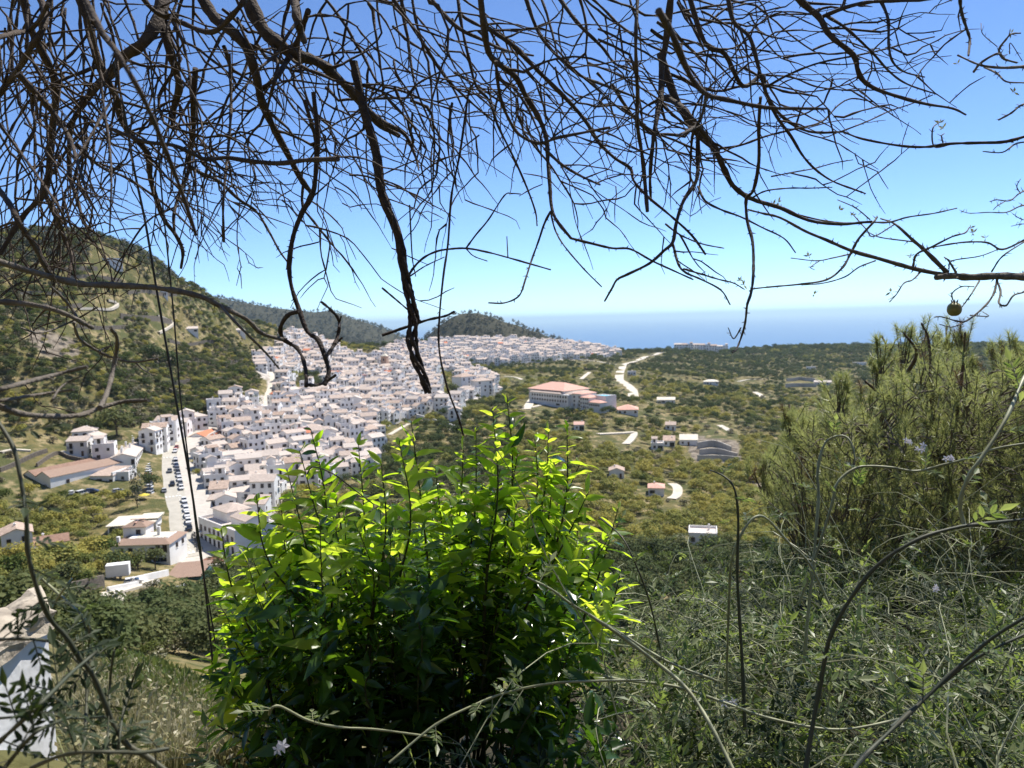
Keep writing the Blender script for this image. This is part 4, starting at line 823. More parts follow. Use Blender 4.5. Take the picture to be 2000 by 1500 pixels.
    for kk in KIND:
        j = np.where((kind == kk) & ~drop)[0]; pts[kk].append(np.column_stack([x[j], y[j], z[j], s[j], px[j], py[j], r[j]]))
COVER = [(425,1500),(440,1250),(455,1060),(520,960),(600,900),(720,940),(850,900),(960,850),(1110,890),(1210,1010),(1215,1150),(1330,1120),(1480,1060),(1550,880),(1700,720),(2400,650),(2400,1600)]
allp = sorted([(p[6], kk, *p) for kk in KIND for p in np.concatenate(pts[kk]) if 130 < p[6] < 520 and 0 < p[4] < 2000 and 0 < p[5] < 1500])
NAMES = {'mango': ('mango_tree', 'rounded yellow-green fruit tree', 'tree'), 'avocado': ('avocado_tree', 'dense dark green tree', 'tree'), 'green': ('young_tree', 'bright green leafy tree', 'tree'), 'scrub': ('scrub_bush', 'low olive brown bush', 'bush'), 'pine': ('pine_tree', 'dark pine', 'tree')}
def tree_place(px, py, r):
    if r < 215: return 'in the dark thicket below the lane'
    if px < 330 and py > 980: return 'in the orchard left of the street'
    if px < 330 and py > 900: return 'around the warehouse yard'
    if px < 560: return 'on the lower slope of the left hill'
    if px > 1000 and py > 930: return 'in the yellow groves right of the shrub'
    return 'on the valley floor beside the town'
used = set(); ntree = 0; lim = {'tree': 200, 'bush': 90}; cnt = {'tree': 0, 'bush': 0}; PROTO_T = {}
for r, kk, x, y, z, s, px, py, _ in allp:
    nm, lb, cat = NAMES[kk]
    if cnt[cat] >= lim[cat] or inpoly(px, py, COVER): continue
    g = ground(px, py, 60)
    if g is not None and math.hypot(g[0], g[1]) < r-25: continue
    v = random.randrange(len(KIND[kk])); c, t = TREE[kk][v]; pl = tree_place(px, py, r)
    root = empty(nm, (x, y, z-.1), random.uniform(0, 6.28), lb+' '+pl, cat, lb+'s '+pl); root.scale = (s, s, s*random.uniform(.9, 1.1))
    co = obj('crown', c, root); obj('trunk', t, root); cnt[cat] += 1; used.add((round(x, 2), round(y, 2)))
    PROTO_T.setdefault((kk, v), co)
def scatter(name, P, proto, label, cat):
    me = bpy.data.meshes.new(name); me.vertices.add(len(P)); me.vertices.foreach_set('co', P[:, :3].astype(np.float32).ravel())
    for an, vals in (('scl', P[:, 3]), ('rot', rng.uniform(0, 6.28, len(P)))):
        a = me.attributes.new(an, 'FLOAT', 'POINT'); a.data.foreach_set('value', vals.astype(np.float32))
    o = obj(name, me, label=label, cat=cat, kind='stuff')
    ng = bpy.data.node_groups.new(name+'_spread', 'GeometryNodeTree'); ng.interface.new_socket('Geometry', in_out='INPUT', socket_type='NodeSocketGeometry'); ng.interface.new_socket('Geometry', in_out='OUTPUT', socket_type='NodeSocketGeometry')
    N = ng.nodes.new; gi, go = N('NodeGroupInput'), N('NodeGroupOutput'); ip = N('GeometryNodeInstanceOnPoints'); oi = N('GeometryNodeObjectInfo'); oi.inputs['Object'].default_value = proto; oi.inputs['As Instance'].default_value = True
    a1, a2 = N('GeometryNodeInputNamedAttribute'), N('GeometryNodeInputNamedAttribute'); cx = N('ShaderNodeCombineXYZ')
    for a, n in ((a1, 'scl'), (a2, 'rot')): a.data_type = 'FLOAT'; a.inputs['Name'].default_value = n
    L = ng.links.new; L(gi.outputs[0], ip.inputs['Points']); L(oi.outputs['Geometry'], ip.inputs['Instance']); L(a1.outputs['Attribute'], ip.inputs['Scale']); L(a2.outputs['Attribute'], cx.inputs[2]); L(cx.outputs[0], ip.inputs['Rotation']); L(ip.outputs[0], go.inputs[0])
    md = o.modifiers.new('spread', 'NODES'); md.node_group = ng; return o
SN_ = {'mango': 'yellow_groves', 'avocado': 'dark_woods', 'green': 'bright_woods', 'scrub': 'hill_scrub', 'pine': 'pine_woods'}
SL_ = {'mango': 'yellow fruit groves covering the valley', 'avocado': 'dark green woods of the valley and far ridges', 'green': 'bright green trees dotted over hill and valley', 'scrub': 'olive scrub covering the hills', 'pine': 'pines covering the cone hill and far hills'}
for kk in KIND:
    P = np.concatenate(pts[kk]); P = np.array([p for p in P if (round(p[0], 2), round(p[1], 2)) not in used]); v = rng.integers(0, len(KIND[kk]), len(P))
    for j in range(len(KIND[kk])):
        pr = PROTO_T.get((kk, j))
        if pr is None:
            q = P[0]; root = empty(NAMES[kk][0], tuple(q[:3]), 0, NAMES[kk][1]+' on the hill ridge', 'tree', NAMES[kk][1]+'s'); pr = obj('crown', TREE[kk][j][0], root); obj('trunk', TREE[kk][j][1], root); PROTO_T[(kk, j)] = pr
        scatter(SN_[kk], P[v == j], pr, SL_[kk], 'trees' if kk != 'scrub' else 'scrub')
print('trees', {k: sum(len(q) for q in pts[k]) for k in pts}, cnt)
for i_, px in enumerate([1236,1262,1290,1432,1446,1460,1478,1496,1515,1530,1548,1566,1584,1602,1618,1640,1662,1690]):
    th = math.atan2(at(px, 690, 1)[0], at(px, 690, 1)[1]); rr = np.arange(1350, 1900, 20.0); zz = height(rr*math.sin(th), rr*math.cos(th)); k_ = int(np.argmax(zz/rr)); s = [1.6, 2.3, 1.9, 2.6][i_ % 4]
    rt = empty('ridge_pine', (rr[k_]*math.sin(th), rr[k_]*math.cos(th), zz[k_]-.5), i_, 'dark tree standing out on the coastal ridge against the sea', 'tree', 'trees on the coastal ridge'); rt.scale = (s*1.3, s*1.3, s); obj('crown', TREE['avocado'][i_ % 2][0], rt); obj('trunk', TREE['avocado'][i_ % 2][1], rt)
# cypresses and broad dark trees that stand out singly
LM['cypress'] = leafmat('cypress_leaves', [(0.012,0.022,0.012),(0.022,0.034,0.018)], 0.05, by='island')
cyc = crown('cypress', 61, 700, .42, 12, 3.4, 16).mesh('crown', [LM['cypress']]); cyt = trunk(61, 4, 1.2, .2).mesh('trunk', [M['bark']])
for px, py, s, lb in [(268,991,1.15,'tall dark conifer between the street and the orchard'),(457,690,.95,'dark cypress beside the white cube house'),(1121,816,.75,'dark cypress right of the school, leftmost of three'),(1131,818,.9,'dark cypress right of the school, middle one of three'),(1142,817,.7,'dark cypress right of the school, rightmost of three')]:
    g = ground(px, py, 130); rt = empty('cypress', tuple(g), random.random(), lb, 'tree', 'cypresses'); rt.scale = (s, s, s); obj('crown', cyc, rt); obj('trunk', cyt, rt)
for px, py, s in [(742,800,.7),(690,780,.6),(640,812,.7),(612,700,.8),(668,742,.7),(730,742,.6),(770,706,.8),(800,752,.7),(585,830,.6),(520,860,.7),(470,842,.7),(545,905,.6),(440,930,.6),(610,880,.6),(662,868,.6),(712,838,.8),(842,745,.9),(850,700,.8),(930,690,1.0),(1010,700,1.1),(1090,702,1.1),(455,800,.7),(575,772,.8),(860,830,.9),(790,830,.9)]:
    g = ground(px, py, 130); rt = empty('town_tree', tuple(g), random.random(), 'dark green tree squeezed between the white houses of the town', 'tree', 'trees among the town houses'); rt.scale = (s, s, s*1.1); obj('crown', TREE['avocado'][1][0], rt); obj('trunk', TREE['avocado'][1][1], rt)
for px, py, s, lb in [(293,957,1.5,'broad green street tree above the yellow sunshade'),(872,790,2.0,'broad dark tree left of the apartment blocks, lower one'),(884,772,2.2,'broad dark tree left of the apartment blocks, upper one'),(228,852,3.0,'huge dark tree at the foot of the hill above the salmon roof'),(300,710,2.6,'big dark round tree on the hill under the old wall, left one'),(330,716,2.4,'big dark round tree on the hill under the old wall, right one'),(498,795,1.6,'round dark tree left of the town path, upper one'),(180,850,1.7,'dark tree just behind the pale house cluster'),(232,1120,1.3,'leafy tree against the left side of the big white house'),(1003,870,1.4,'dark round tree below the school ramp')]:
    g = ground(px, py, 130); rt = empty('broad_tree', tuple(g), random.random(), lb, 'tree', 'broad dark trees'); rt.scale = (s, s, s); obj('crown', TREE['avocado'][0][0], rt); obj('trunk', TREE['avocado'][0][1], rt)
# ------------------------------------------------------------------ walls, cars and small things around the street
M['stone'] = mat('dry_stone', (0.20, 0.17, 0.135), 0.95, (0.10, 0.085, 0.07), 1.6, 0.6, 3)
def wall(name, label, pts_px, h, t, m, rr=120, dz=0):
    P = [ground(px, py, rr) for px, py in pts_px]
    if any(p is None for p in P): return
    Q = smooth_line([p[:2] for p in P], per=5); z = height(Q[:, 0], Q[:, 1])+dz; b = MB(); T = np.gradient(Q, axis=0); T /= np.linalg.norm(T, axis=1)[:, None]; N = np.stack([T[:, 1], -T[:, 0]], -1); n = len(Q)
    V = np.vstack([np.column_stack([Q+N*t/2, z-1.5]), np.column_stack([Q+N*t/2, z+h]), np.column_stack([Q-N*t/2, z+h]), np.column_stack([Q-N*t/2, z-1.5])]); i = np.arange(n-1)
    for k in range(3): b.add(V, np.stack([i+k*n, i+k*n+1, i+(k+1)*n+1, i+(k+1)*n], -1))
    for e in (0, n-1): b.add(V, [(e, e+n, e+2*n, e+3*n)])
    me = b.mesh(name, [m]); obj(name, me, label=label, cat='wall', group='walls of the hillside')
for lb, p, h, m in [('long dark terrace wall on the hill above the town street', [(318,753),(360,750),(437,744)], 2.6, 'stone'), ('dark terrace wall high on the left hill under the winding track', [(235,622),(280,626),(335,632)], 3.4, 'stone'), ('stone terrace wall on the left hill crossed by bare branches', [(30,600),(90,602),(160,600)], 2.4, 'stone'), ('stone terrace wall nearest the ridge of the left hill', [(60,528),(120,530),(190,528)], 2.4, 'stone'),
    ('dark stone wall running down to the left edge above the warehouse', [(0,922),(40,905),(92,884)], 1.6, 'stone'), ('low stone wall curving round the field above the warehouse', [(72,912),(112,888),(135,896),(165,902)], 1.4, 'stone'), ('brown stone retaining wall at the end of the orchard', [(135,1165),(165,1158),(203,1148)], 3.0, 'stone'), ('white garden wall below the big white house', [(211,1158),(240,1152),(270,1146)], 1.3, 'white'), ('white yard wall in front of the garages', [(258,1141),(290,1133),(328,1124)], 1.6, 'white'),
    ('pale quarry wall, upper of three terraces by the greenhouse', [(1362,876),(1395,872),(1428,884)], 3.5, 'conc'), ('pale quarry wall, middle of three terraces by the greenhouse', [(1366,888),(1400,886),(1440,896)], 3.0, 'conc'), ('pale quarry wall, lowest of three terraces by the greenhouse', [(1362,900),(1405,900),(1445,904)], 3.0, 'conc'), ('grey wall of the terraced field, upper one', [(1536,745),(1565,742),(1592,746)], 4.0, 'conc'), ('grey wall of the terraced field, lower one', [(1534,757),(1565,755),(1594,756)], 4.0, 'conc'), ('sloping white wall below the hotel', [(812,815),(850,826),(900,842)], 2.2, 'white'),
    *[(f'stone terrace wall on the left hill, {o} below the ridge', [(a, y), ((a+b_)/2, y-5+3*k), (b_, y+2)], 2.2, 'stone') for k, (o, a, b_, y) in enumerate([('first',130,235,548),('second',250,345,575),('third',20,120,575),('fourth',150,250,640),('fifth',330,420,668),('sixth',380,480,705),('seventh',250,400,775),('eighth',330,450,765)])], ('long dark terrace edge under the far ridge houses', [(990,728),(1080,726),(1180,722)], 2.5, 'stone')]:
    wall('terrace_wall' if m == 'stone' else 'boundary_wall', lb, p, h, .6, M[m])
CARC = {'white': (0.75,0.75,0.75), 'silver': (0.45,0.46,0.48), 'grey': (0.13,0.135,0.14), 'black': (0.015,0.015,0.018), 'red': (0.25,0.02,0.02), 'blue': (0.03,0.06,0.14)}
M['cglass'] = mat('car_glass', (0.012,0.015,0.018), 0.08, spec=0.7); M['tyre'] = mat('tyre_rubber', (0.02,0.02,0.02), 0.9); M['rim'] = mat('wheel_metal', (0.4,0.4,0.42), 0.35, metal=.8)
def car_meshes(van):
    """side profile extruded with tumblehome; x forward"""
    L, W, H = (4.6, 1.85, 2.0) if van else (4.2, 1.76, 1.46)
    lower = [(-L/2,.3),(-L/2+.03,.82),(-L/2+.15,.92),(L*.2,.95),(L*.44,.76),(L/2-.02,.6),(L/2,.3)]; b = MB(); n = len(lower)
    for s, z in ((-1, 0), (1, 0)): pass
    V = [(x, s*W/2*(.97 if z > .5 else .93), z) for s in (-1, 1) for x, z in lower]; b.add(V, [(i, i+1, n+i+1, n+i) for i in range(n-1)]+[(0, n, 2*n-1, n-1)], 0); b.poly(V[:n], 0); b.poly(V[n:][::-1], 0)
    roof = [(-L*.42, H-.06), (L*.02 if not van else L*.14, H)]; g = MB(); gx = [(-L/2+.12,.9),(-L*.42,H-.08),(L*.04 if not van else L*.16,H-.06),(L*.27,.93)]
    Vg = [(x, s*(W/2*.95 if z < 1 else W/2*.76), z) for s in (-1, 1) for x, z in gx]; g.add(Vg, [(i, i+1, 4+i+1, 4+i) for i in range(3)], 0); g.poly(Vg[:4], 0); g.poly(Vg[4:][::-1], 0)
    b.box((-L*.19 if not van else -L*.13, 0, H-.055), (L*.47 if not van else L*.6, W*.77, .07), 0)
    for s in (-1, 1):
        for x, lean in ((-L*.16, 0), (L*.02, .06)): b.tube([(x, s*W*.475, .92), (x-.02, s*W*.385, H-.07)], .04, 4, 0)
    b.box((L/2-.02, 0, .42), (.1, W*.9, .2), 0); b.box((-L/2+.02, 0, .42), (.1, W*.9, .2), 0)
    wh = MB(); a = np.arange(14)*2*math.pi/14; c = np.column_stack([np.cos(a)*.31, 0*a, np.sin(a)*.31])
    for y0, y1, rr_, mi in ((-.1, .1, 1, 0),):
        V = np.vstack([c+[0, y0, 0], c+[0, y1, 0], c*.62+[0, y1+.005, 0], c*.62+[0, y0-.005, 0]]); i = np.arange(14); j = (i+1) % 14
        wh.add(V, np.stack([i, j, j+14, i+14], -1), 0); wh.add(V, np.stack([i+14, j+14, j+28, i+28], -1), 0); wh.add(V, np.stack([i+42, j+42, j, i], -1), 0); wh.add(V, [list(range(28, 42))], 1); wh.add(V, [list(range(42, 56))[::-1]], 1)
    return b, g, wh, L, W
CARM = {}
for van in (0, 1):
    b, g, wh, L_, W_ = car_meshes(van); gm = g.mesh('cabin_glass', [M['cglass']]); wm = wh.mesh('wheel', [M['tyre'], M['rim']])
    for cn, cc in CARC.items():
        if ('car_'+cn) not in M: M['car_'+cn] = mat(cn+'_car_paint', cc, 0.3, spec=.6)
        CARM[(van, cn)] = (b.mesh('body', [M['car_'+cn]]), gm, wm, L_, W_)
def car(px_or_p, a, colr, van, label, group):
    p = px_or_p; bm, gm, wm, L_, W_ = CARM[(van, colr)]; rt = empty('parked_van' if van else 'parked_car', tuple(p), a, label, 'van' if van else 'car', group)
    obj('body', bm, rt); obj('cabin_glass', gm, rt)
    for x in (-L_*.3, L_*.31):
        for y in (-W_*.45, W_*.45): obj('wheel', wm, rt, (x, y, .31))
ORD = ['first','second','third','fourth','fifth','sixth','seventh','eighth','ninth','tenth','eleventh','twelfth','thirteenth','fourteenth','fifteenth','sixteenth','seventeenth','eighteenth','nineteenth','twentieth']+['twenty-'+o for o in ('first','second','third','fourth','fifth','sixth','seventh','eighth')]
s = 24.0; i = 0; seqR = ['black','white','white','white','silver','white','white','grey','white','silver','black','grey','blue','white','silver','white','red','grey','white','silver','black','white','silver','grey']
while s < _sl[-1]-30 and i < len(seqR):
    if min(abs(s-c) for c in crossings) > 4.5:
        p, a = street(s, 4.35); car(p, a+math.pi+random.uniform(-.05, .05), seqR[i], random.random() < .12, f'{seqR[i]} car in the right kerb row, {ORD[i]} from the roundabout', 'cars parked along the right kerb'); i += 1
    s += 5.6
s = 62.0; i = 0; seqL = ['white','silver','white','grey','white','white','red','white','white','silver','white','grey','black','white','silver','white','grey','silver','white','black','white','silver']
while s < _sl[-1]-18 and i < len(seqL):
    if min(abs(s-c) for c in crossings) > 3.5:
        p, a = street(s, -7.0); car(p, a+.95+random.uniform(-.06, .06), seqL[i], random.random() < .1, f'{seqL[i]} car angle-parked on the left, {ORD[i]} from the white house', 'cars parked at an angle on the left'); i += 1
    s += 4.1
for px, py, off, cn, lb in [(323,958,-1.5,'silver','silver car driving on the street, lower one of the pair before the crossing'),(331,948,1.6,'black','black car driving on the street beside the silver car'),(329,925,1.5,'grey','grey car driving further up the street alone'),(348,1099,-1.0,'white','white car waiting just below the wide crosswalk')]:
    s0 = max(street_s(px, py), .5); p, a = street(s0, off); 
    if py > 1090: g_ = at(348, 1101, 238); p = np.array([g_[0], g_[1], SZ[0]+.05])
    car(p, a+(0 if off < 0 else math.pi), cn, 0, lb, 'cars on the street')
for px, py, cn, v, a, lb in [(352,1158,'silver',0,.4,'silver car beside the teal shed'),(372,1158,'white',1,.1,'white van in front of the teal shed'),(262,1140,'white',0,.5,'pale car behind the white yard wall'),(180,962,'blue',0,.2,'dark blue car in the scrap yard left of the workshop'),(160,968,'white',1,1.2,'white van in the scrap yard'),(232,962,'silver',0,.8,'silver car right of the workshop'),(240,970,'grey',0,.5,'grey car nearest the dark conifer'),(140,966,'white',0,2.0,'white car by the green shade net'),(285,1040,'silver',0,.3,'silver car between lilac house and open shelter'),(300,1030,'white',0,.9,'white car beside the lilac house lean-to'),(305,1052,'white',1,.9,'white van squeezed beside the open shelter')]:
    g = ground(px, py, 130); car((g[0], g[1], g[2]+.12), a, cn, v, lb, 'cars standing in the yards')
# box trailer, sunshade, planter, motorcycles
g = ground(232, 1131, 130); t = empty('box_trailer', tuple(g+np.array([0, 0, .4])), .3, 'white box trailer on the grass below the big white house', 'trailer'); b = MB(); b.box((0, 0, 2.0), (5.0, 2.4, 2.8)); b.box((0, 0, .5), (4.6, 2.0, .2)); b.tube([(-2.4, 0, .5), (-3.6, 0, .45)], .06, 6); obj('body', b.mesh('body', [M['white']]), t)
for x in (-.6, .6):
    for y in (-1.1, 1.1): obj('wheel', CARM[(0, 'white')][2], t, (x, y, .31))
M['yellow'] = mat('yellow_cloth', (0.62, 0.50, 0.06), 0.8)
p, a = street(street_s(312, 973), -8.2); t = empty('sunshade', tuple(p), 0, 'round yellow sunshade on the left pavement beside the crosswalk', 'sunshade'); b = MB(); c = [(1.9*math.cos(q), 1.9*math.sin(q), 2.5) for q in np.arange(8)*math.pi/4]
b.add([(0, 0, 3.2)]+c, [(0, i+1, (i+1) % 8+1) for i in range(8)]); b.add([(0, 0, 3.12)]+[(x, y, 2.42) for x, y, z in c], [(0, (i+1) % 8+1, i+1) for i in range(8)]); obj('canopy', b.mesh('canopy', [M['yellow']]), t); b = MB(); b.tube([(0, 0, 0), (0, 0, 3.1)], .05, 6); b.box((0, 0, .06), (.6, .6, .12)); obj('pole', b.mesh('pole', [M['iron']]), t)
M['soil'] = mat('red_planter_brick', (0.30, 0.15, 0.10), 0.9, (0.2, 0.1, 0.07), 2)
g = at(421, 1113, 231); zz = SZ[0]; t = empty('planter', (g[0], g[1], zz), 0, 'round brick planter with palms and shrubs in the middle of the roundabout', 'planter'); b = MB()
ring = np.arange(24)*2*math.pi/24; V = np.vstack([np.column_stack([np.cos(ring)*q, np.sin(ring)*q*.8, 0*ring+zq]) for q, zq in ((3.4, -.5), (3.4, .5), (3.0, .5), (3.0, .35))]); i = np.arange(24); j = (i+1) % 24
for k in range(3): b.add(V, np.stack([i+24*k, j+24*k, j+24*k+24, i+24*k+24], -1))
b.add(V, [list(range(72, 96))]); obj('rim', b.mesh('rim', [M['soil']]), t)
for x, y, s_, kk in ((.3, .8, .8, 'avocado'), (1.6, -.2, 1.0, 'scrub'), (-1.6, .4, .7, 'scrub'), (.5, -1.0, .6, 'green')): o = obj('shrub', TREE[kk][0][0], t, (x, y, .3)); o.scale = (s_*.7,)*3
mb_ = MB(); mb_.tube([(-.55, 0, .75), (-.1, 0, .85), (.3, 0, .95), (.45, 0, 1.0)], [.1, .16, .15, .08], 6); mb_.tube([(.45, -.35, 1.08), (.45, .35, 1.08)], .025, 5); mb_.tube([(.45, 0, 1.05), (.72, 0, .32)], .035, 5); mb_.tube([(-.1, 0, .6), (-.6, 0, .32)], .05, 5); mb_.box((.05, 0, .5), (.5, .26, .4)); mme = mb_.mesh('frame', [M['car_black']])
for i in range(8):
    p, a = street(4+i*2.1, 5.2+.3*(i % 2)); t = empty('motorcycle', tuple(p), a+1.2, f'dark motorcycle in the row below the kerb cars, {ORD[i]} from the roundabout', 'motorcycle', 'motorcycles parked by the roundabout'); obj('frame', mme, t)
    for x in (-.62, .72): obj('wheel', CARM[(0, 'white')][2], t, (x, 0, .31), 0, scale=(1, .55, 1))
# a walker on the street, one skinned figure
def person(p, a, label):
    me = bpy.data.meshes.new('person'); J = [(0,0,.95),(0,0,1.2),(0,0,1.42),(0,0,1.52),(.02,0,1.62),(.02,0,1.74),(0,.18,1.4),(.04,.24,1.12),(.14,.24,.88),(0,-.18,1.4),(-.04,-.24,1.12),(.04,-.25,.86),(0,.09,.9),(.12,.1,.5),(.1,.1,.06),(.24,.1,.03),(0,-.09,.9),(-.08,-.1,.5),(-.22,-.1,.08),(-.1,-.1,.03)]
    E = [(0,1),(1,2),(2,3),(3,4),(4,5),(2,6),(6,7),(7,8),(2,9),(9,10),(10,11),(0,12),(12,13),(13,14),(14,15),(0,16),(16,17),(17,18),(18,19)]; Rd = [.15,.14,.15,.06,.09,.085,.06,.045,.035,.06,.045,.035,.09,.06,.045,.035,.09,.06,.045,.035]
    me.from_pydata(J, E, []); o = obj('person', me, None, tuple(p), a, label, 'person'); sk = o.modifiers.new('skin', 'SKIN')
    for v, r_ in zip(me.skin_vertices[0].data, Rd): v.radius = (r_, r_)
    me.skin_vertices[0].data[0].use_root = True; o.modifiers.new('sub', 'SUBSURF').render_levels = 1; me.materials.append(M['car_blue']); return o
_sk = bpy.data.meshes
p, a = street(street_s(356, 1064), 1.2)
try: person(p, a, 'person in dark clothes walking up the road above the wide crosswalk')
except Exception as ex: print('person', ex)
# ------------------------------------------------------------------ foreground: bare tree overhead, hanging vines, right bare shrub
M['twig'] = mat('dead_twig_bark', (0.05, 0.035, 0.024), 0.9, (0.09, 0.066, 0.048), 30, 0.5, 120)
M['vine'] = mat('dark_vine_bark', (0.035, 0.025, 0.02), 0.9, (0.07, 0.05, 0.038), 40, 0.6, 150)
M['greytwig'] = mat('grey_twig_bark', (0.17, 0.145, 0.115), 0.85, (0.10, 0.08, 0.06), 30, 0.5, 120)
CR = {'A': (0, 0, .35), 'B': (650, 0, .35), 'C': (1300, 0, .35), 'D': (450, 300, .35), 'E': (1300, 350, .35), 'F': (0, 440, .3), 'P': (0, 0, 1.0)}
def trace(crop, pts, w0, w1, d0, d1, per=5, wob=0.0):
    """traced branch -> world points and radii; the depth drifts along it so that it is a true curve in space"""
    ox, oy, s = CR[crop]; Q = smooth_line([(ox+x*s, oy+y*s) for x, y in pts], per=per); n = len(Q); t = np.linspace(0, 1, n)
    dep = d0+(d1-d0)*t+wob*np.sin(t*5+d0*9)*.12; P = np.array([ray(x, y)*d for (x, y), d in zip(Q, dep)])
    rad = (w0+(w1-w0)*t)*.5*(s if crop != 'P' else 1)/FPX*dep*(1+.10*np.sin(t*37+d0*5)+.07*rng.normal(size=n)); return P, np.maximum(rad, .0011), Q, dep
BR = []   # crop, points, width at start and end in crop pixels, depth at start and end
def b_(*a): BR.append(a)
b_('A',[(120,-60),(170,150),(230,280),(290,400),(312,520),(300,640),(285,800),(270,960),(240,1090),(150,1180),(80,1280),(0,1420)],46,28,2.6,2.9)
b_('A',[(430,-60),(500,130),(530,280),(580,420),(640,520),(670,640),(720,740),(820,850),(840,1000),(880,1130),(920,1230),(980,1310),(1020,1400),(1010,1500)],52,16,2.5,2.9)
b_('A',[(920,-60),(880,120),(790,250),(700,310),(640,380),(600,440),(560,470)],72,40,2.4,2.6)
b_('A',[(900,120),(960,330),(1000,480),(972,600),(965,700)],48,30,2.5,2.7)
b_('A',[(1090,380),(1078,600),(1080,720),(1060,850),(1050,960),(1000,1080),(970,1200),(975,1310)],32,16,2.7,2.9)
b_('A',[(1100,-60),(1200,100),(1300,180),(1380,280),(1430,420),(1460,560),(1520,700),(1600,850),(1680,1000),(1740,1080)],66,28,2.4,2.7)
b_('A',[(1740,1080),(1680,1200),(1640,1300),(1620,1400),(1605,1500)],26,20,2.6,2.5)
b_('A',[(1360,-60),(1460,150),(1560,250),(1640,300),(1780,350),(1900,450),(2010,570),(2100,680),(2230,760)],84,30,2.4,2.8)
b_('A',[(1640,-60),(1660,120),(1700,230)],56,32,2.3,2.5)
b_('A',[(1460,500),(1540,430),(1600,340),(1660,230),(1720,60)],26,34,2.6,2.4)
b_('A',[(620,720),(800,790),(960,810),(1060,850),(1150,890),(1260,880),(1400,900),(1560,912),(1700,895),(1885,887)],20,28,1.9,1.7)
b_('A',[(470,-20),(560,160),(650,290),(740,440),(820,590),(880,730),(960,930),(1020,1090),(1095,1315)],34,22,1.0,1.15)
b_('A',[(-40,580),(60,440),(110,380),(170,270),(240,170),(250,60),(200,-60)],30,36,2.3,2.2)
b_('A',[(-40,215),(80,185),(160,170),(220,110),(270,20)],28,22,2.0,2.1)
b_('A',[(100,410),(200,520),(280,610),(350,700),(400,800),(430,900),(470,1030)],42,14,2.0,1.8)
b_('A',[(560,460),(500,540),(440,620),(400,700),(385,820),(390,980),(420,1080),(450,1180),(480,1260),(560,1320)],36,14,2.7,2.9)
b_('A',[(420,800),(500,880),(580,940),(700,990),(840,1080),(980,1190),(1080,1290)],22,10,2.6,2.9)
b_('A',[(1060,930),(1130,970),(1220,1010),(1330,1110),(1430,1180),(1500,1290),(1560,1400),(1610,1470)],24,9,2.7,2.9)
b_('A',[(-20,1040),(60,1150),(110,1250),(190,1370),(230,1450),(280,1540)],34,24,1.7,1.8)
b_('A',[(260,1100),(320,1220),(360,1330),(400,1440),(380,1560)],32,18,2.7,2.9)
b_('A',[(0,700),(120,860),(250,1040),(340,1180),(380,1290)],18,12,1.5,1.6)
b_('A',[(620,560),(560,660),(480,800),(380,960),(260,1170),(120,1330),(20,1430)],14,8,1.6,1.7)
b_('A',[(490,100),(540,300),(575,560),(610,800),(622,1000),(612,1300)],16,10,1.4,1.5)
b_('A',[(760,-60),(860,60),(1000,120),(1180,180),(1300,80),(1380,-20)],26,30,2.1,2.2)
b_('A',[(1280,300),(1290,560),(1280,760),(1260,960),(1245,1150),(1250,1350)],18,14,2.2,2.1)
b_('A',[(1700,560),(1760,780),(1770,930),(1740,1080)],24,18,2.6,2.6)
b_('B',[(820,-60),(840,120),(870,290),(930,360),(1020,430),(1080,540),(1140,640),(1180,730),(1195,800),(1200,900),(1210,1020),(1220,1150),(1250,1230),(1330,1330)],40,16,2.0,2.2)
b_('B',[(1330,1330),(1450,1360),(1560,1385),(1660,1390),(1780,1455),(1900,1510),(2010,1560)],16,9,2.2,2.3)
b_('B',[(870,160),(1000,250),(1100,350),(1200,450),(1330,580),(1420,690),(1480,790),(1570,880),(1660,940),(1680,1010),(1760,1100),(1880,1200),(2000,1310),(2080,1420)],28,12,2.1,2.4)
b_('B',[(910,340),(920,450),(940,560),(980,660),(1040,750),(1150,800),(1250,770),(1400,740),(1545,712)],20,16,2.0,1.9)
b_('B',[(1180,830),(1280,920),(1400,990),(1490,1030)],18,12,2.0,1.9)
b_('B',[(1215,1180),(1180,1250),(1150,1340),(1110,1450),(1075,1560),(1040,1650),(960,1690),(870,1690)],14,8,2.2,2.3)
b_('B',[(1215,1180),(1240,1280),(1290,1370),(1400,1500),(1500,1600)],11,7,2.2,2.3)
b_('B',[(1890,-60),(1860,220),(1835,380),(1830,540),(1800,700),(1780,850),(1770,1000),(1775,1120)],44,14,2.2,2.4)
b_('B',[(1700,0),(1690,250),(1700,520),(1700,700),(1730,900),(1755,1180)],22,22,1.8,1.9)
b_('B',[(1850,540),(1950,600),(2050,720),(2150,840)],34,30,2.3,2.4)
b_('B',[(100,500),(180,600),(280,680),(400,750),(460,870),(480,950)],40,10,2.6,2.7)
b_('B',[(340,340),(360,420),(440,540),(520,720),(620,860),(640,1000)],14,7,2.5,2.7)
b_('B',[(690,-60),(720,150),(760,330),(800,480),(870,560),(920,700),(1000,860),(1080,1040),(1130,1180),(1140,1260)],20,8,2.5,2.7)
b_('B',[(300,-60),(480,200),(620,420),(760,560),(900,680)],24,10,2.5,2.7)
b_('B',[(500,-60),(680,140),(830,220),(960,280),(1120,310)],26,12,2.4,2.6)
b_('B',[(1060,-60),(1160,200),(1350,400),(1500,470),(1680,540),(1780,600)],24,9,2.5,2.8)
b_('B',[(1230,-60),(1360,120),(1500,260),(1570,350),(1660,400)],26,10,2.4,2.6)
b_('C',[(-30,300),(60,560),(160,720),(270,830),(330,950),(380,1040),(480,1110),(640,1160),(800,1230),(980,1250),(1150,1235)],44,14,2.4,2.7)
b_('C',[(120,-60),(220,240),(330,300),(430,480),(540,420),(560,520),(640,640),(760,720),(860,740),(990,735)],30,12,2.5,2.8)
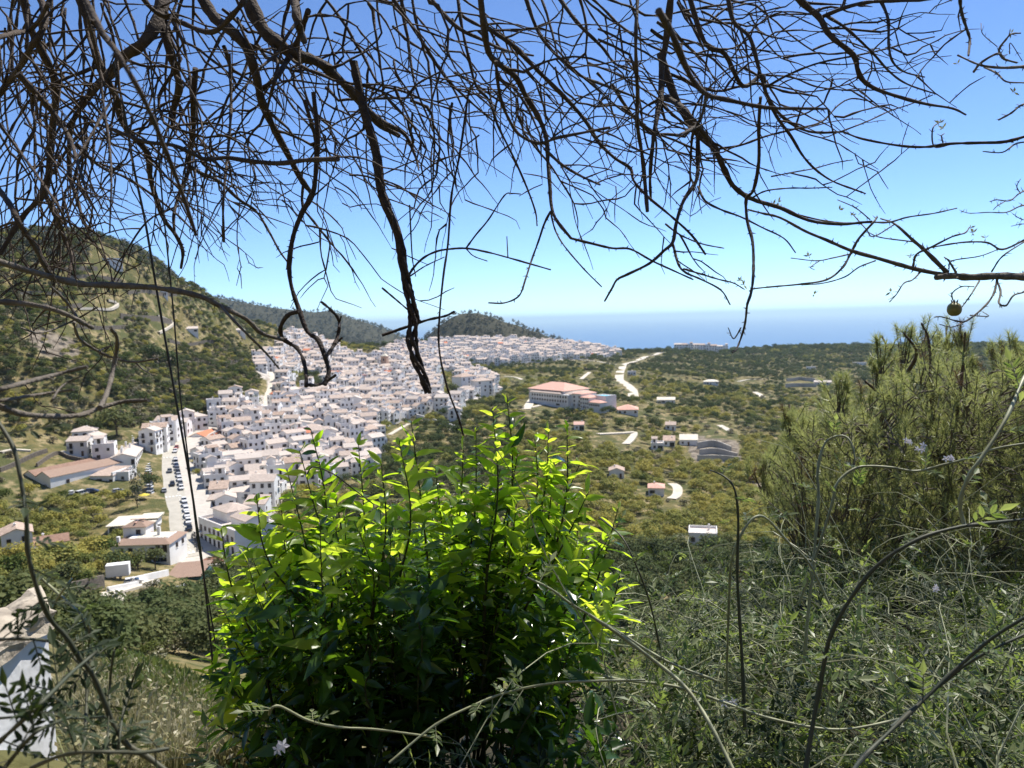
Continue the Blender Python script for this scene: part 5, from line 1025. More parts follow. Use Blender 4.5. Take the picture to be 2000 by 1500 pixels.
b_('C',[(990,735),(1100,775),(1300,812),(1450,820),(1590,802),(1750,797),(1900,790),(2060,745)],11,20,2.8,2.9)
b_('C',[(340,-60),(380,120),(470,210),(520,380),(560,520),(620,650),(700,760),(760,860),(830,940),(930,1010),(1060,1060),(1115,1080)],26,8,2.4,2.7)
b_('C',[(690,-60),(780,30),(860,100),(920,200),(1050,310),(1080,420),(1160,490),(1300,540),(1450,580),(1600,605),(1675,640)],40,10,2.3,2.7)
b_('C',[(870,95),(1010,40),(1160,10),(1420,0),(1560,-20)],24,16,2.3,2.4)
b_('C',[(900,90),(1010,160),(1150,290),(1250,400),(1350,470),(1510,525)],18,8,2.4,2.6)
b_('C',[(1180,-40),(1240,100),(1245,240),(1265,340),(1330,400),(1445,430)],20,8,2.3,2.4)
b_('C',[(1640,-60),(1650,60),(1680,160),(1697,220),(1690,310)],20,12,1.9,2.0)
b_('C',[(-40,60),(40,200),(130,410),(220,520),(360,560),(560,600),(740,605),(905,607)],42,14,1.25,1.4)
b_('C',[(230,530),(180,690),(60,760)],22,14,1.3,1.4)
b_('C',[(530,540),(520,700),(520,900),(490,1060),(450,1110),(455,1230),(485,1350),(490,1500),(480,1620),(455,1700)],20,16,2.0,2.0)
b_('C',[(455,1700),(440,1820),(400,1940),(372,1968)],14,8,2.0,2.0)
b_('C',[(180,740),(180,900),(170,1010),(100,1120),(60,1240),(40,1350),(-10,1400),(-90,1470),(-210,1530),(-270,1560),(-300,1610),(-340,1680)],26,10,2.3,2.4)
b_('C',[(40,1355),(70,1470),(110,1520),(200,1560),(310,1620),(360,1700)],16,7,2.3,2.4)
b_('C',[(0,1250),(80,1310),(200,1360),(325,1385)],12,6,2.3,2.4)
b_('C',[(180,1040),(220,1120),(310,1170),(420,1210),(540,1270),(660,1330),(725,1410)],14,7,2.4,2.6)
b_('C',[(100,1500),(200,1530),(300,1560),(380,1580),(440,1615)],12,6,2.3,2.3)
b_('C',[(420,1830),(380,1890),(350,1830)],9,5,2.0,2.0)
b_('C',[(560,420),(700,430),(830,480),(960,500),(1100,505),(1350,490)],12,6,2.6,2.8)
b_('C',[(570,480),(700,410),(860,350),(1060,310),(1200,280),(1350,240),(1500,205)],14,7,2.4,2.6)
b_('C',[(300,830),(420,810),(560,760),(720,720),(870,680),(960,590),(1040,550),(1155,568)],14,7,2.5,2.7)
b_('C',[(990,730),(1120,680),(1250,620),(1370,580),(1490,530)],9,6,2.6,2.7)
b_('C',[(590,985),(720,960),(830,940),(940,910),(1045,892)],9,5,2.6,2.7)
b_('C',[(480,1105),(560,1065),(690,1050),(800,1050),(930,1045)],11,6,2.5,2.6)
tree_root = empty('bare_tree', (-1.6, 1.2, -1.7), 0, 'leafless brown tree whose tangled twigs hang over the whole top of the view', 'tree')
shrub_root = empty('pomegranate_tree', tuple(at(2260, 1150, 3.6)), 0, 'bare grey branches reaching in from the right edge with one hanging green fruit', 'tree')
def local(root, P): return P-np.array(root.location)
def spurs(mb, P, rad, n, root, size=(.004, .011)):
    for _ in range(n):
        i = rng.integers(1, len(P)-1); d = P[i+1]-P[i-1]; L = np.linalg.norm(d)
        if L < 1e-9: continue
        d /= L; s = np.cross(d, rng.normal(size=3)); s /= np.linalg.norm(s)+1e-9; q = s*.8+d*.6; l = rng.uniform(*size)
        mb.tube([P[i], P[i]+s*rad[i]+q*l], [rad[i]*.5+.0006, .0006], 3, 0, False)
TRACED = []
for crop, pts, w0, w1, d0, d1 in BR:
    P, rad, Q, dep = trace(crop, pts, w0, w1, d0, d1, 5, 1.0); TRACED.append((Q, dep, rad))
    mb = MB(); LP = local(tree_root, P); mb.tube(LP, rad, 7); spurs(mb, LP, rad, len(P)//2, None); obj('branch', mb.mesh('branch', [M['twig']], True), tree_root)
# trunk and limbs of the tree outside the frame, so that the twigs hang from something
mb = MB(); tp = smooth_line([(-2.4, 1.0, -1.9), (-2.3, 1.2, -.4), (-1.9, 1.7, .9), (-1.2, 2.3, 1.75), (0, 2.7, 2.1), (1.3, 2.9, 2.05), (2.4, 3.1, 1.75)], per=6); mb.tube(local(tree_root, tp), np.linspace(.13, .03, len(tp)), 9); obj('trunk', mb.mesh('trunk', [M['twig']], True), tree_root)
YB = np.array([(-100,780),(0,740),(150,700),(260,640),(400,560),(500,520),(600,480),(700,510),(850,540),(900,440),(1000,410),(1060,440),(1150,500),(1250,450),(1350,480),(1450,420),(1550,380),(1700,340),(1800,260),(1880,170),(2000,60)], float)
def field(x, y):
    """drift of the hanging twigs: tumbling on the left, sweeping down and right in the middle, flatter on the right"""
    return np.interp(x, [0, 350, 650, 1000, 1300, 1600, 1900], [95, 82, 58, 55, 48, 28, 14])
def grow(mb, x, y, dep, ang, L, w, lev, lim=None):
    lim = rng.normal(-95, 95) if lim is None else lim
    n = max(5, int(L/17)); pts = []; step = L/n; kink = 0
    for i in range(n+1):
        pts.append((x, y, dep)); 
        if y > np.interp(x, YB[:, 0], YB[:, 1])+lim: break
        f = math.radians(field(x, y)); da = (f-ang+math.pi) % (2*math.pi)-math.pi; ang += da*.06+rng.normal(0, .085); 
        if rng.random() < .3: ang += rng.normal(0, .36)
        x += math.cos(ang)*step; y += math.sin(ang)*step; dep += rng.normal(0, .016)
        if lev < 2 and i > 1 and rng.random() < (.14 if lev == 0 else .07): grow(mb, x, y, dep, ang+rng.choice([-1, 1])*rng.uniform(.45, 1.15), L*rng.uniform(.3, .75), w*.66, lev+1, lim+rng.uniform(-10, 40))
    if len(pts) < 4: return
    P = np.array([ray(a, b)*max(c, .8) for a, b, c in pts]); rad = np.interp(np.linspace(0, 1, len(P)), [0, .7, 1], [w, max(w*.55, 2.0), 1.0])*.5/FPX*np.maximum(P@Fv, .8)
    rad *= 1+.18*rng.normal(size=len(P)).clip(-1, 1.5); P = local(tree_root, P); mb.tube(P, np.maximum(rad, .0006), 4 if lev else 5, 0, False); spurs(mb, P, rad, max(1, len(P)//3), None, (.003, .007))
tw = MB(); ntw = 0
for Q, dep, rad in TRACED:
    if dep[0] < 1.6: continue
    for k in range(max(2, int(len(Q)/10))):
        i = rng.integers(2, len(Q)-1); a = math.atan2(Q[i][1]-Q[i-1][1], Q[i][0]-Q[i-1][0]); w_ = 2*rad[i]*FPX/dep[i]
        grow(tw, Q[i][0], Q[i][1], dep[i], a+rng.choice([-1, 1])*rng.uniform(.3, 1.0), rng.uniform(120, 420)*(.6 if Q[i][0] > 1500 else 1), min(max(w_*.45, 3.8), 7.5), 0); ntw += 1
for k in range(112):
    x = rng.choice([rng.uniform(-60, 500), rng.uniform(450, 1250), rng.uniform(560, 1000), rng.uniform(900, 1560)], p=[.42, .30, .12, .16]); y = rng.uniform(-60, 60) if rng.random() < .55 else rng.uniform(0, 260)*(1 if x < 1300 else .5)
    grow(tw, x, y, rng.uniform(2.1, 3.4), math.radians(field(x, y))+rng.normal(0, .4), rng.uniform(220, 560)*(1.0 if x < 1250 else .7), rng.uniform(4.2, 7.5), 0)
print('twigs', tw.n)
obj('twigs', tw.mesh('twigs', [M['twig']], True), tree_root, kind='stuff')
# ------------------------------------------------------------------ hanging dark vines and wires
def strand(name, label, cat, items, m, group=None, twist=None):
    first = None; root = None
    for j, (crop, pts, w0, w1, d0, d1) in enumerate(items):
        P, rad, Q, dep = trace(crop, pts, w0, w1, d0, d1, 6, .6)
        if root is None: root = empty(name, tuple(P[0]), 0, label, cat, group)
        mb = MB(); LP = local(root, P); mb.tube(LP, rad, 7); spurs(mb, LP, rad, len(P)//3, None, (.003, .009)); obj('stem', mb.mesh('stem', [m], True), root)
    return root
vp = [(690,120),(712,220),(735,300),(746,380),(776,455),(788,520),(798,570),(808,620),(804,660),(812,700),(826,735),(836,768)]
r_ = empty('twisted_vine', tuple(at(712, 200, 2.3)), 0, 'dark twisted vine hanging down the middle with strands wound round each other', 'vine')
for k in range(4):
    Q = smooth_line(vp, per=8); n = len(Q); t = np.linspace(0, 1, n); amp = np.interp(t, [0, .35, .5, .75, 1], [3, 4, 6, 9, 5]); ph = k*math.pi/2; tt = t*15+ph
    dep = 2.3+np.sin(tt)*amp/FPX*2.3; P = np.array([ray(x+math.cos(a)*m_, y)*d for (x, y), a, m_, d in zip(Q, tt, amp, dep)])
    rad = np.interp(t, [0, .2, .5, 1], [5.5, 6.0, 4.2, 3.4])*(1+.12*rng.normal(size=n))/FPX*2.3; mb = MB(); mb.tube(local(r_, P), rad, 7); obj('stem', mb.mesh('stem', [M['vine']], True), r_)
for j, (pts, w0, w1) in enumerate([([(746,655),(790,640),(835,625),(870,617),(888,608)],6,4),([(746,562),(785,595),(825,630)],4,3),([(796,541),(810,520),(828,503),(850,492),(873,487),(910,485),(950,492),(992,503),(1076,527)],5,3),([(910,485),(930,458),(954,429),(985,382),(1000,378),(1017,379)],3.5,2.5),([(910,485),(925,500),(952,510)],3,2),([(992,503),(990,462)],3,2.2),([(800,540),(830,520),(868,502)],3,2),([(800,400),(805,500),(812,540)],3,2)]):
    P, rad, Q, dep = trace('P', pts, w0, w1, 2.3, 2.35, 6); mb = MB(); mb.tube(local(r_, P), rad, 6); obj('side_shoot', mb.mesh('side_shoot', [M['vine']], True), r_)
strand('looped_vine', 'dark vine with a round loop and a forked end hanging over the hill spur', 'vine', [('P',[(612,180),(620,260),(618,310),(612,375),(590,415),(572,465),(565,517),(569,559),(585,608),(600,647),(621,664),(635,699),(642,728),(634,752)],10,9,2.0,2.0),('P',[(585,608),(562,616),(548,640),(552,660),(566,671),(580,680),(592,702),(598,730),(598,755)],9,7,2.0,2.0),('P',[(635,699),(650,678),(660,655),(662,626),(646,605),(628,590)],8,5,2.0,1.95),('P',[(662,640),(666,618)],5,3,1.97,1.95),('P',[(655,672),(668,660)],6,4,1.98,1.95),('P',[(604,752),(618,752),(634,747),(655,733)],7,5,2.0,1.95)], M['vine'])
strand('thin_vine', 'single thin vine hanging straight down right of the twisted vine', 'vine', [('P',[(915,180),(898,300),(882,380),(875,475),(866,538),(858,622),(858,685),(873,755),(895,815),(905,850)],4.5,4,2.2,2.3)], M['vine'])
strand('grey_branch', 'blurred grey bare branch crossing the left hill towards the looped vine', 'branch', [('P',[(-40,500),(95,540),(160,555),(210,557),(309,563),(387,578),(426,596),(480,623),(510,650),(552,663)],14,8,1.5,2.0),('P',[(430,598),(470,640),(520,690),(545,720)],6,3,1.7,1.8),('P',[(-20,588),(60,595),(120,610),(180,640)],12,8,1.5,1.6)], M['greytwig'])
strand('dead_branch', 'blurred dead branch curving in from the left edge below the hill road', 'branch', [('P',[(-30,780),(24,803),(75,812),(150,812),(195,797),(240,785),(290,782)],13,7,1.15,1.35),('P',[(195,797),(210,764),(222,716),(229,664),(216,640)],10,7,1.3,1.4),('P',[(-30,770),(54,746),(171,716)],12,7,1.1,1.2),('P',[(-20,787),(60,773),(144,761)],8,5,1.15,1.2),('P',[(100,785),(120,755),(157,735)],5,3,1.18,1.2)], M['greytwig'])
strand('pale_twig', 'sunlit pale twig in front of the dark cliff on the left hill', 'branch', [('P',[(144,632),(156,662),(192,686),(228,701),(264,707),(309,700)],6,4,2.0,2.1),('P',[(192,686),(205,680),(220,674)],4,3,2.0,2.0),('P',[(264,707),(280,722),(298,732)],3.5,2,2.1,2.1),('P',[(100,560),(130,590),(150,620),(144,632)],5,6,2.0,2.0),('P',[(40,640),(80,650),(140,628),(190,600)],4,3,1.9,2.0)], M['greytwig'])
M['cable'] = mat('black_cable', (0.03, 0.03, 0.03), 0.6)
for lb, pts in [('black cable hanging on the left, thicker outer one of the pair', [(222,120),(245,230),(262,330),(285,440),(310,590),(340,760),(370,930),(385,1030),(400,1140),(415,1290)]), ('black cable hanging on the left, thinner inner one of the pair', [(292,100),(306,250),(318,400),(338,600),(352,770),(368,900),(387,1060),(410,1190),(424,1280)])]:
    n_ = len(pts); P, rad, Q, dep = trace('P', pts, 4.8 if 'outer' in lb else 3.2, 4.5 if 'outer' in lb else 3, 2.2, 2.6, 6); mb = MB(); r0_ = empty('cable', tuple(P[0]), 0, lb, 'cable', 'cables on the left'); q = local(r0_, P); mb.tube(q, np.full(len(q), np.mean(rad)), 7); obj('wire', mb.mesh('wire', [M['cable']], True), r0_)
# ------------------------------------------------------------------ right bare shrub (pomegranate)
PB = [('E',[(2200,545),(2000,545),(1850,540),(1700,548),(1600,540),(1510,548)],48,34),('E',[(1560,535),(1390,500),(1180,440),(1040,400),(900,340),(780,290),(640,215),(540,190),(460,170)],26,10),('E',[(1040,400),(1080,330),(1160,240),(1180,212)],16,10),('E',[(1160,240),(1250,240),(1350,212),(1500,190),(1625,162)],12,7),('E',[(1160,240),(1000,245),(850,225),(700,185),(520,125),(420,75)],11,6),
 ('E',[(1040,400),(990,490),(900,560),(760,585),(600,600),(490,612),(470,625)],14,7),('E',[(1170,455),(1080,490),(1000,545),(880,580),(760,590)],9,6),('E',[(1570,520),(1450,400),(1380,340),(1280,250),(1200,220)],26,8),('E',[(1380,490),(1400,420),(1480,380),(1600,320),(1670,300),(1695,270)],14,7),('E',[(1460,385),(1600,360),(1700,350),(1800,355),(1880,392),(2000,340),(2080,300)],9,12),('E',[(1440,500),(1380,560),(1330,580),(1290,640),(1250,685)],10,5),
 ('E',[(1850,560),(1830,640),(1780,710),(1680,790),(1620,790),(1540,768),(1500,770)],13,6),('E',[(1680,790),(1600,825),(1530,810)],8,5),('E',[(1750,570),(1700,650),(1655,712)],10,5),('E',[(1850,570),(1870,630),(1860,690),(1900,705),(1940,650),(2000,630),(2080,600)],12,8),('E',[(1700,760),(1800,765),(1770,740)],7,4),('E',[(1610,690),(1598,640),(1650,600),(1720,600)],7,6),('E',[(1280,250),(1160,320),(1120,280),(1040,190)],8,6),('E',[(1390,350),(1200,325),(1130,295)],8,5),('E',[(1040,415),(930,440),(840,455),(700,440)],9,5),('E',[(860,455),(810,490),(830,505)],6,4),('E',[(1620,520),(1580,455),(1555,435)],14,6),('E',[(1820,515),(1880,430),(2000,350)],9,8),('E',[(1580,500),(1600,455),(1750,430),(1860,390)],8,6),('E',[(1140,225),(1060,160),(960,115)],8,5),
 ('C',[(2080,365),(2000,372),(1880,378),(1780,368),(1720,350),(1630,308)],20,9),('C',[(1890,330),(1860,280),(1900,220),(1930,190),(1980,185)],14,8),('C',[(1720,400),(1760,350),(1850,300),(1890,330),(1960,350)],14,10),('C',[(1780,375),(1850,410),(1900,455),(2000,462)],12,8),('C',[(2060,560),(1980,590),(1930,630),(1860,668)],12,10),('C',[(1590,805),(1500,818),(1490,720),(1530,680)],11,6),('C',[(1550,805),(1540,760),(1555,745)],9,5),('C',[(2080,790),(1960,800),(1880,850),(1770,845)],11,6),('C',[(1920,300),(1925,240),(1990,340)],6,4),('C',[(1850,260),(1770,190),(1760,130)],5,4),
 ('E',[(2060,40),(1980,75),(1920,120),(1850,115),(1810,125)],9,5),('E',[(2060,140),(1980,150),(1900,185),(1800,185),(1700,190),(1650,178)],9,4),('E',[(1980,80),(1960,40),(1980,0)],7,4),('E',[(1900,120),(1850,150),(1830,170)],6,4),('E',[(2060,250),(1990,250),(1930,262)],6,4),('E',[(2060,230),(1990,225),(1940,195)],6,4)]
tips = []
for crop, pts, w0, w1 in PB:
    d = 2.9+rng.uniform(-.18, .18); P, rad, Q, dep = trace(crop, pts, w0, w1, 3.0, d, 5, .8); mb = MB(); LP = local(shrub_root, P); mb.tube(LP, rad, 7); spurs(mb, LP, rad, len(P)//2, None, (.006, .02)); obj('branch', mb.mesh('branch', [M['greytwig']], True), shrub_root)
M['bud'] = leafmat('young_bud_leaves', [(0.30,0.28,0.10),(0.20,0.22,0.07)], .4)
mb = MB()
for px, py in [(1445,548),(1452,556),(1510,400),(1520,395),(1580,500),(1665,420),(1590,575),(1835,240),(1842,250),(1895,445),(1900,455),(1975,65),(1980,180),(1740,570),(1870,125),(1780,500),(1640,410),(1925,465)]:
    p = local(shrub_root, ray(px, py)*2.95)
    for k in range(7):
        d = rng.normal(size=3); d[2] += .6; d /= np.linalg.norm(d); s = np.cross(d, rng.normal(size=3)); s /= np.linalg.norm(s); l = rng.uniform(.01, .026); mb.add([p, p+d*l*.5+s*l*.16, p+d*l, p+d*l*.5-s*l*.16], [(0, 1, 2, 3)])
obj('buds', mb.mesh('buds', [M['bud']]), shrub_root)
M['fruit'] = mat('green_fruit_skin', (0.20, 0.21, 0.06), 0.45, (0.30, 0.22, 0.07), 35, .2, 200)
bm_ = MB(); fc = ray(1864, 604)*2.95; fr = 14.0/FPX*2.95; a = np.linspace(0, math.pi, 13); c = np.linspace(0, 2*math.pi, 21)[:-1]
prof = [(math.sin(t)*fr*(1+.05*math.cos(2*t)), math.cos(t)*fr*.98) for t in a[1:-1]]; V = np.array([(r0*math.cos(q), r0*math.sin(q), z) for r0, z in prof for q in c]); n = 20
F = [(i*n+j, (i+1)*n+j, (i+1)*n+(j+1) % n, i*n+(j+1) % n) for i in range(len(prof)-1) for j in range(n)]; bm_.add(V, F); bm_.add(V[:n], [list(range(n))]); bm_.add(V[-n:], [list(range(n))[::-1]])
fo = obj('fruit', bm_.mesh('fruit', [M['fruit']], True), shrub_root, tuple(local(shrub_root, fc)))
ca = MB()
for k in range(6): q = k*math.pi/3; ca.tube([(math.cos(q)*fr*.3, math.sin(q)*fr*.3, fr*.9), (math.cos(q)*fr*.5, math.sin(q)*fr*.5, fr*1.35)], [fr*.16, .001], 4)
obj('calyx', ca.mesh('calyx', [M['greytwig']]), fo)
# ------------------------------------------------------------------ citrus shrub in the middle
def leaf2(name, cols, tcols, trans, rough=.32, spec=.5):
    m = leafmat(name, cols, 0, rough=rough, spec=spec); nt = m.node_tree; b = nt.nodes['Principled BSDF']; out = nt.nodes['Material Output']; g = nd(nt, 'ShaderNodeNewGeometry')
    rp = nd(nt, 'ShaderNodeValToRGB'); e = rp.color_ramp.elements; e[0].color = (*tcols[0], 1); e[1].color = (*tcols[1], 1); nt.links.new(g.outputs['Random Per Island'], rp.inputs[0])
    tr = nd(nt, 'ShaderNodeBsdfTranslucent'); nt.links.new(rp.outputs[0], tr.inputs[0]); ms = nd(nt, 'ShaderNodeMixShader'); ms.inputs[0].default_value = trans
    nt.links.new(b.outputs[0], ms.inputs[1]); nt.links.new(tr.outputs[0], ms.inputs[2]); nt.links.new(ms.outputs[0], out.inputs[0]); return m
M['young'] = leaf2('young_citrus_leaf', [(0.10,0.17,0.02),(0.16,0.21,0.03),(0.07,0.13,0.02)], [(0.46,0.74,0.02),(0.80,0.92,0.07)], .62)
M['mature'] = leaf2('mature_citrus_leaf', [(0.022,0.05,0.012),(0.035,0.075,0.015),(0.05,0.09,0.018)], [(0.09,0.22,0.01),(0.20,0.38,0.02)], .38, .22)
M['gstem'] = mat('green_stem', (0.06, 0.075, 0.025), 0.6, (0.035, 0.03, 0.015), 20)
def leaf_blade(L, W, fold=.35, curl=.25, n=6):
    """one lance-shaped leaf along +X, folded at the midrib and drooping at the tip; rows of three points"""
    t = np.linspace(0, 1, n+1); wd = W*.5*np.sin(np.pi*np.clip(t, 0, 1)**.85)**.8*(1-.25*t); wd[0] = W*.06; wd[-1] = W*.02
    x = L*t; z = -curl*L*t**2; V = np.stack([np.stack([x, wd, z+wd*fold+.06*W*np.sin(t*9)], -1), np.stack([x, 0*x, z], -1), np.stack([x, -wd, z+wd*fold+.06*W*np.cos(t*8)], -1)], 1).reshape(-1, 3)
    F = []
    for i in range(n):
        for j in range(2): a = i*3+j; F.append((a, a+3, a+4, a+1))
    return V, np.array(F)
BL = [leaf_blade(1, w_, f, c) for w_, f, c in ((.38,.35,.15),(.42,.25,.3),(.34,.5,.1),(.40,.4,.42))]
def frame(d, up):
    d = d/np.linalg.norm(d); s = np.cross(up, d); l = np.linalg.norm(s); s = s/l if l > 1e-6 else np.array([1.0, 0, 0]); return np.stack([d, s, np.cross(d, s)])
def put_leaf(mb, p, d, up, L, mi):
    V, F = BL[rng.integers(len(BL))]; mb.add((V*L)@frame(d, up)+p, F, mi)
citrus = empty('citrus_shrub', (-0.12, 2.6, -1.9), 0, 'bushy green shrub with glossy sunlit leaves in the middle foreground', 'shrub')
TOPX = np.array([(400,1390),(425,1200),(440,1060),(500,985),(560,940),(605,880),(650,950),(720,905),(800,865),(850,920),(905,890),(960,840),(1010,900),(1060,890),(1105,880),(1140,950),(1190,1060),(1220,1130),(1230,1300)], float)
TIPS = [(500,965,1),(607,838,1),(560,915,1),(585,880,1),(700,868,1),(745,905,1),(803,822,1),(850,915,1),(905,878,1),(962,796,1),(990,772,1),(1012,880,1),(1045,858,1),(1072,838,1),(1108,832,1),(1133,905,1),(1150,960,1),(1208,992,1),(1192,1045,1),(1215,1110,1),(432,1032,1),(468,1075,1),(428,1180,1),(412,1290,1),(395,1395,1),(440,1370,1),(470,1460,1),(640,905,1),(780,860,1),(930,840,1),(1085,900,1)]
for k in range(140):
    x = rng.uniform(425, 1215); ty = np.interp(x, TOPX[:, 0], TOPX[:, 1]); TIPS.append((x, ty+abs(rng.normal(0, 1))*190+48, 0))
lm = MB(); nst = 0
for x, y, hero in TIPS:
    if y > 1560: continue
    dep = rng.uniform(2.35, 2.75) if hero else 2.6+rng.uniform(-.42, .55)
    tip = ray(x, y)*dep; basex = 800+(x-800)*.45+rng.uniform(-90, 90); bp_ = np.array([ (basex-1000)/FPX*2.6, 2.6+(dep-2.6)*.4+rng.uniform(-.1, .1), hz(0, 2.6)-.05 ])
    mid = bp_+(tip-bp_)*.55; mid[:2] = bp_[:2]+(tip[:2]-bp_[:2])*.38; P = smooth_line([bp_, mid, bp_+(tip-bp_)*.82+rng.normal(0, .02, 3), tip], per=9); n = len(P)
    rad = np.linspace(.0065, .0014, n)*(1 if hero else .8); mb = MB(); mb.tube(P-np.array(citrus.location), rad, 6)
    if nst < 95: obj('stem', mb.mesh('stem', [M['gstem']], True), citrus)
    nst += 1; seg = np.linalg.norm(np.diff(P, axis=0), axis=1).cumsum(); tot = seg[-1]; s = tot*(.28 if not hero else .38); ph = rng.uniform(0, 6.28)
    while s < tot:
        i = min(np.searchsorted(seg, s), n-2); f = s/tot; p = P[i]+(P[i+1]-P[i])*rng.random(); d = P[min(i+2, n-1)]-P[max(i-1, 0)]; d /= np.linalg.norm(d); a = np.cross(d, [0.3, .2, 1]); a /= np.linalg.norm(a); b2 = np.cross(d, a); side = a*math.cos(ph)+b2*math.sin(ph)
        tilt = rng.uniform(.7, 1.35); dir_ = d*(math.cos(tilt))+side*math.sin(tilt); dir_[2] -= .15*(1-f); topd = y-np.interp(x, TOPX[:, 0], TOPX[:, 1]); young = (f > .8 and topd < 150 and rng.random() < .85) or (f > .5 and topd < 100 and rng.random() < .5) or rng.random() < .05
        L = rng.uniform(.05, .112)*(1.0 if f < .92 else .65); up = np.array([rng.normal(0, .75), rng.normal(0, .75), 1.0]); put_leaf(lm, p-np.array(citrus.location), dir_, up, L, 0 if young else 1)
        ph += 2.4+rng.normal(0, .3); s += rng.uniform(.014, .027)*(.7 if f > .75 else 1)
print('citrus leaf verts', lm.n)
obj('foliage', lm.mesh('foliage', [M['young'], M['mature']], True), citrus)
# ------------------------------------------------------------------ jasmine: thicket on the bank and the long arching shoots
M['jleaf'] = leaf2('jasmine_leaf', [(0.07,0.11,0.035),(0.13,0.17,0.06),(0.22,0.24,0.12)], [(0.22,0.33,0.05),(0.46,0.54,0.13)], .4, .42, .4)
M['jstem'] = mat('pale_green_stem', (0.34, 0.35, 0.20), 0.5, (0.18, 0.18, 0.09), 12)
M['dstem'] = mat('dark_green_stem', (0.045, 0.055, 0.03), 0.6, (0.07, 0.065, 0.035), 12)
M['dleaf'] = leaf2('shaded_dark_leaf', [(0.02,0.034,0.014),(0.04,0.055,0.022)], [(0.05,0.08,0.015),(0.09,0.13,0.02)], .25, .55, .25)  # darker copy of the jasmine leaf, tree shade put into its colour
M['petal'] = leafmat('white_petal', [(0.80,0.78,0.78),(0.78,0.70,0.72)], .4)
def pinnate(mb, p, d, up, L, mi, pairs=3):
    Fm = frame(d, up); d = Fm[0]; s = Fm[1]; u = Fm[2]; mb.tube([p, p+d*L*.6, p+d*L], [.0012, .001, .0007], 3, 1, False)
    for k in range(pairs):
        for sg in (-1, 1):
            q = p+d*L*(.3+.22*k); e = d*.6+s*sg*.8+u*.1+rng.normal(0, .15, 3); e /= np.linalg.norm(e); l = L*rng.uniform(.32, .45); w_ = l*.36; f = np.cross(e, u+rng.normal(0, .35, 3)); f /= np.linalg.norm(f)+1e-9
            mb.add([q, q+e*l*.35+f*w_*.5, q+e*l*.75+f*w_*.34, q+e*l-u*l*.12, q+e*l*.75-f*w_*.34, q+e*l*.35-f*w_*.5], [(0, 1, 2, 3), (0, 3, 4, 5)], mi)
    q = p+d*L; l = L*.55; f = s; mb.add([q-d*L*.05, q+d*l*.4+f*l*.2, q+d*l-u*l*.15, q+d*l*.4-f*l*.2], [(0, 1, 2, 3)], mi)
def flower(mb, p, nrm, R_, mi=0):
    nrm = nrm/np.linalg.norm(nrm); a = np.cross(nrm, [.3, .7, .2]); a /= np.linalg.norm(a); b2 = np.cross(nrm, a)
    for k in range(5):
        q = k*1.2566; e = a*math.cos(q)+b2*math.sin(q); f = np.cross(nrm, e); mb.add([p, p+e*R_*.5+f*R_*.24, p+e*R_-nrm*R_*.15, p+e*R_*.5-f*R_*.24], [(0, 1, 2, 3)], mi)
    mb.tube([p-nrm*R_*1.1, p], [.001, .0022], 4, mi, False)
jm = MB(); nj = 0
def jas(x, y, h0, L, lean, nl):
    z = hz(x, y); p = np.array([x, y, z+h0]); a = rng.uniform(0, 6.28); el = rng.uniform(.1, 1.1); d = np.array([math.cos(a)*math.cos(el), math.sin(a)*math.cos(el), math.sin(el)])+lean; n = 11; st = L/n; P = [p]
    for i in range(n):
        d = d+rng.normal(0, .16, 3)+np.array([0, 0, -.16-.1*(i > 5)]); d /= np.linalg.norm(d); p = p+d*st
        if p[2] < z+.02: p[2] = z+.02+rng.uniform(0, .03)
        P.append(p.copy())
    P = np.array(P); jm.tube(P, np.linspace(.0026, .001, len(P)), 4, 1, False)
    lmi = 2 if rng.random() < .42 else 0  # some sprays use the shade-coloured leaf, imitating shadow gaps in the thicket
    for k in range(nl):
        i = rng.integers(1, len(P)-1); dd = P[i+1]-P[i-1]; s = np.cross(dd, rng.normal(size=3)); s /= np.linalg.norm(s)+1e-9; dirn = s+dd/np.linalg.norm(dd)*.6+np.array([0, 0, .25]); pinnate(jm, P[i], dirn, np.array([rng.normal(0, .5), rng.normal(0, .5), 1.0]), rng.uniform(.045, .1), lmi)
for k in range(1300):
    px = rng.uniform(1190, 2200); r = 1.75+5.6*rng.random()**1.15
    if px < 1320 and r > 4.2: continue
    p = at(px, 1000, r); jas(p[0], p[1], rng.uniform(0, .30)*(1 if r > 2.4 else .5), rng.uniform(.35, .95), np.zeros(3), rng.integers(7, 13))
for k in range(330):
    px = rng.uniform(380, 1230); r = rng.uniform(1.75, 2.35); p = at(px, 1000, r); jas(p[0], p[1], rng.uniform(0, .2), rng.uniform(.25, .6), np.zeros(3), rng.integers(6, 11))
for k in range(230):
    px = rng.uniform(1200, 2100); r = rng.uniform(2.0, 6.5); p = at(px, 1000, r); jas(p[0], p[1], rng.uniform(.05, .45), rng.uniform(.7, 1.6), np.array([rng.normal(0, .2), 0, .25]), rng.integers(0, 5))
print('jasmine verts', jm.n)
obj('jasmine_thicket', jm.mesh('jasmine_thicket', [M['jleaf'], M['jstem'], M['dleaf']]), label='tangled jasmine ground cover with small grey-green leaves on the bank', cat='ground cover', kind='stuff')
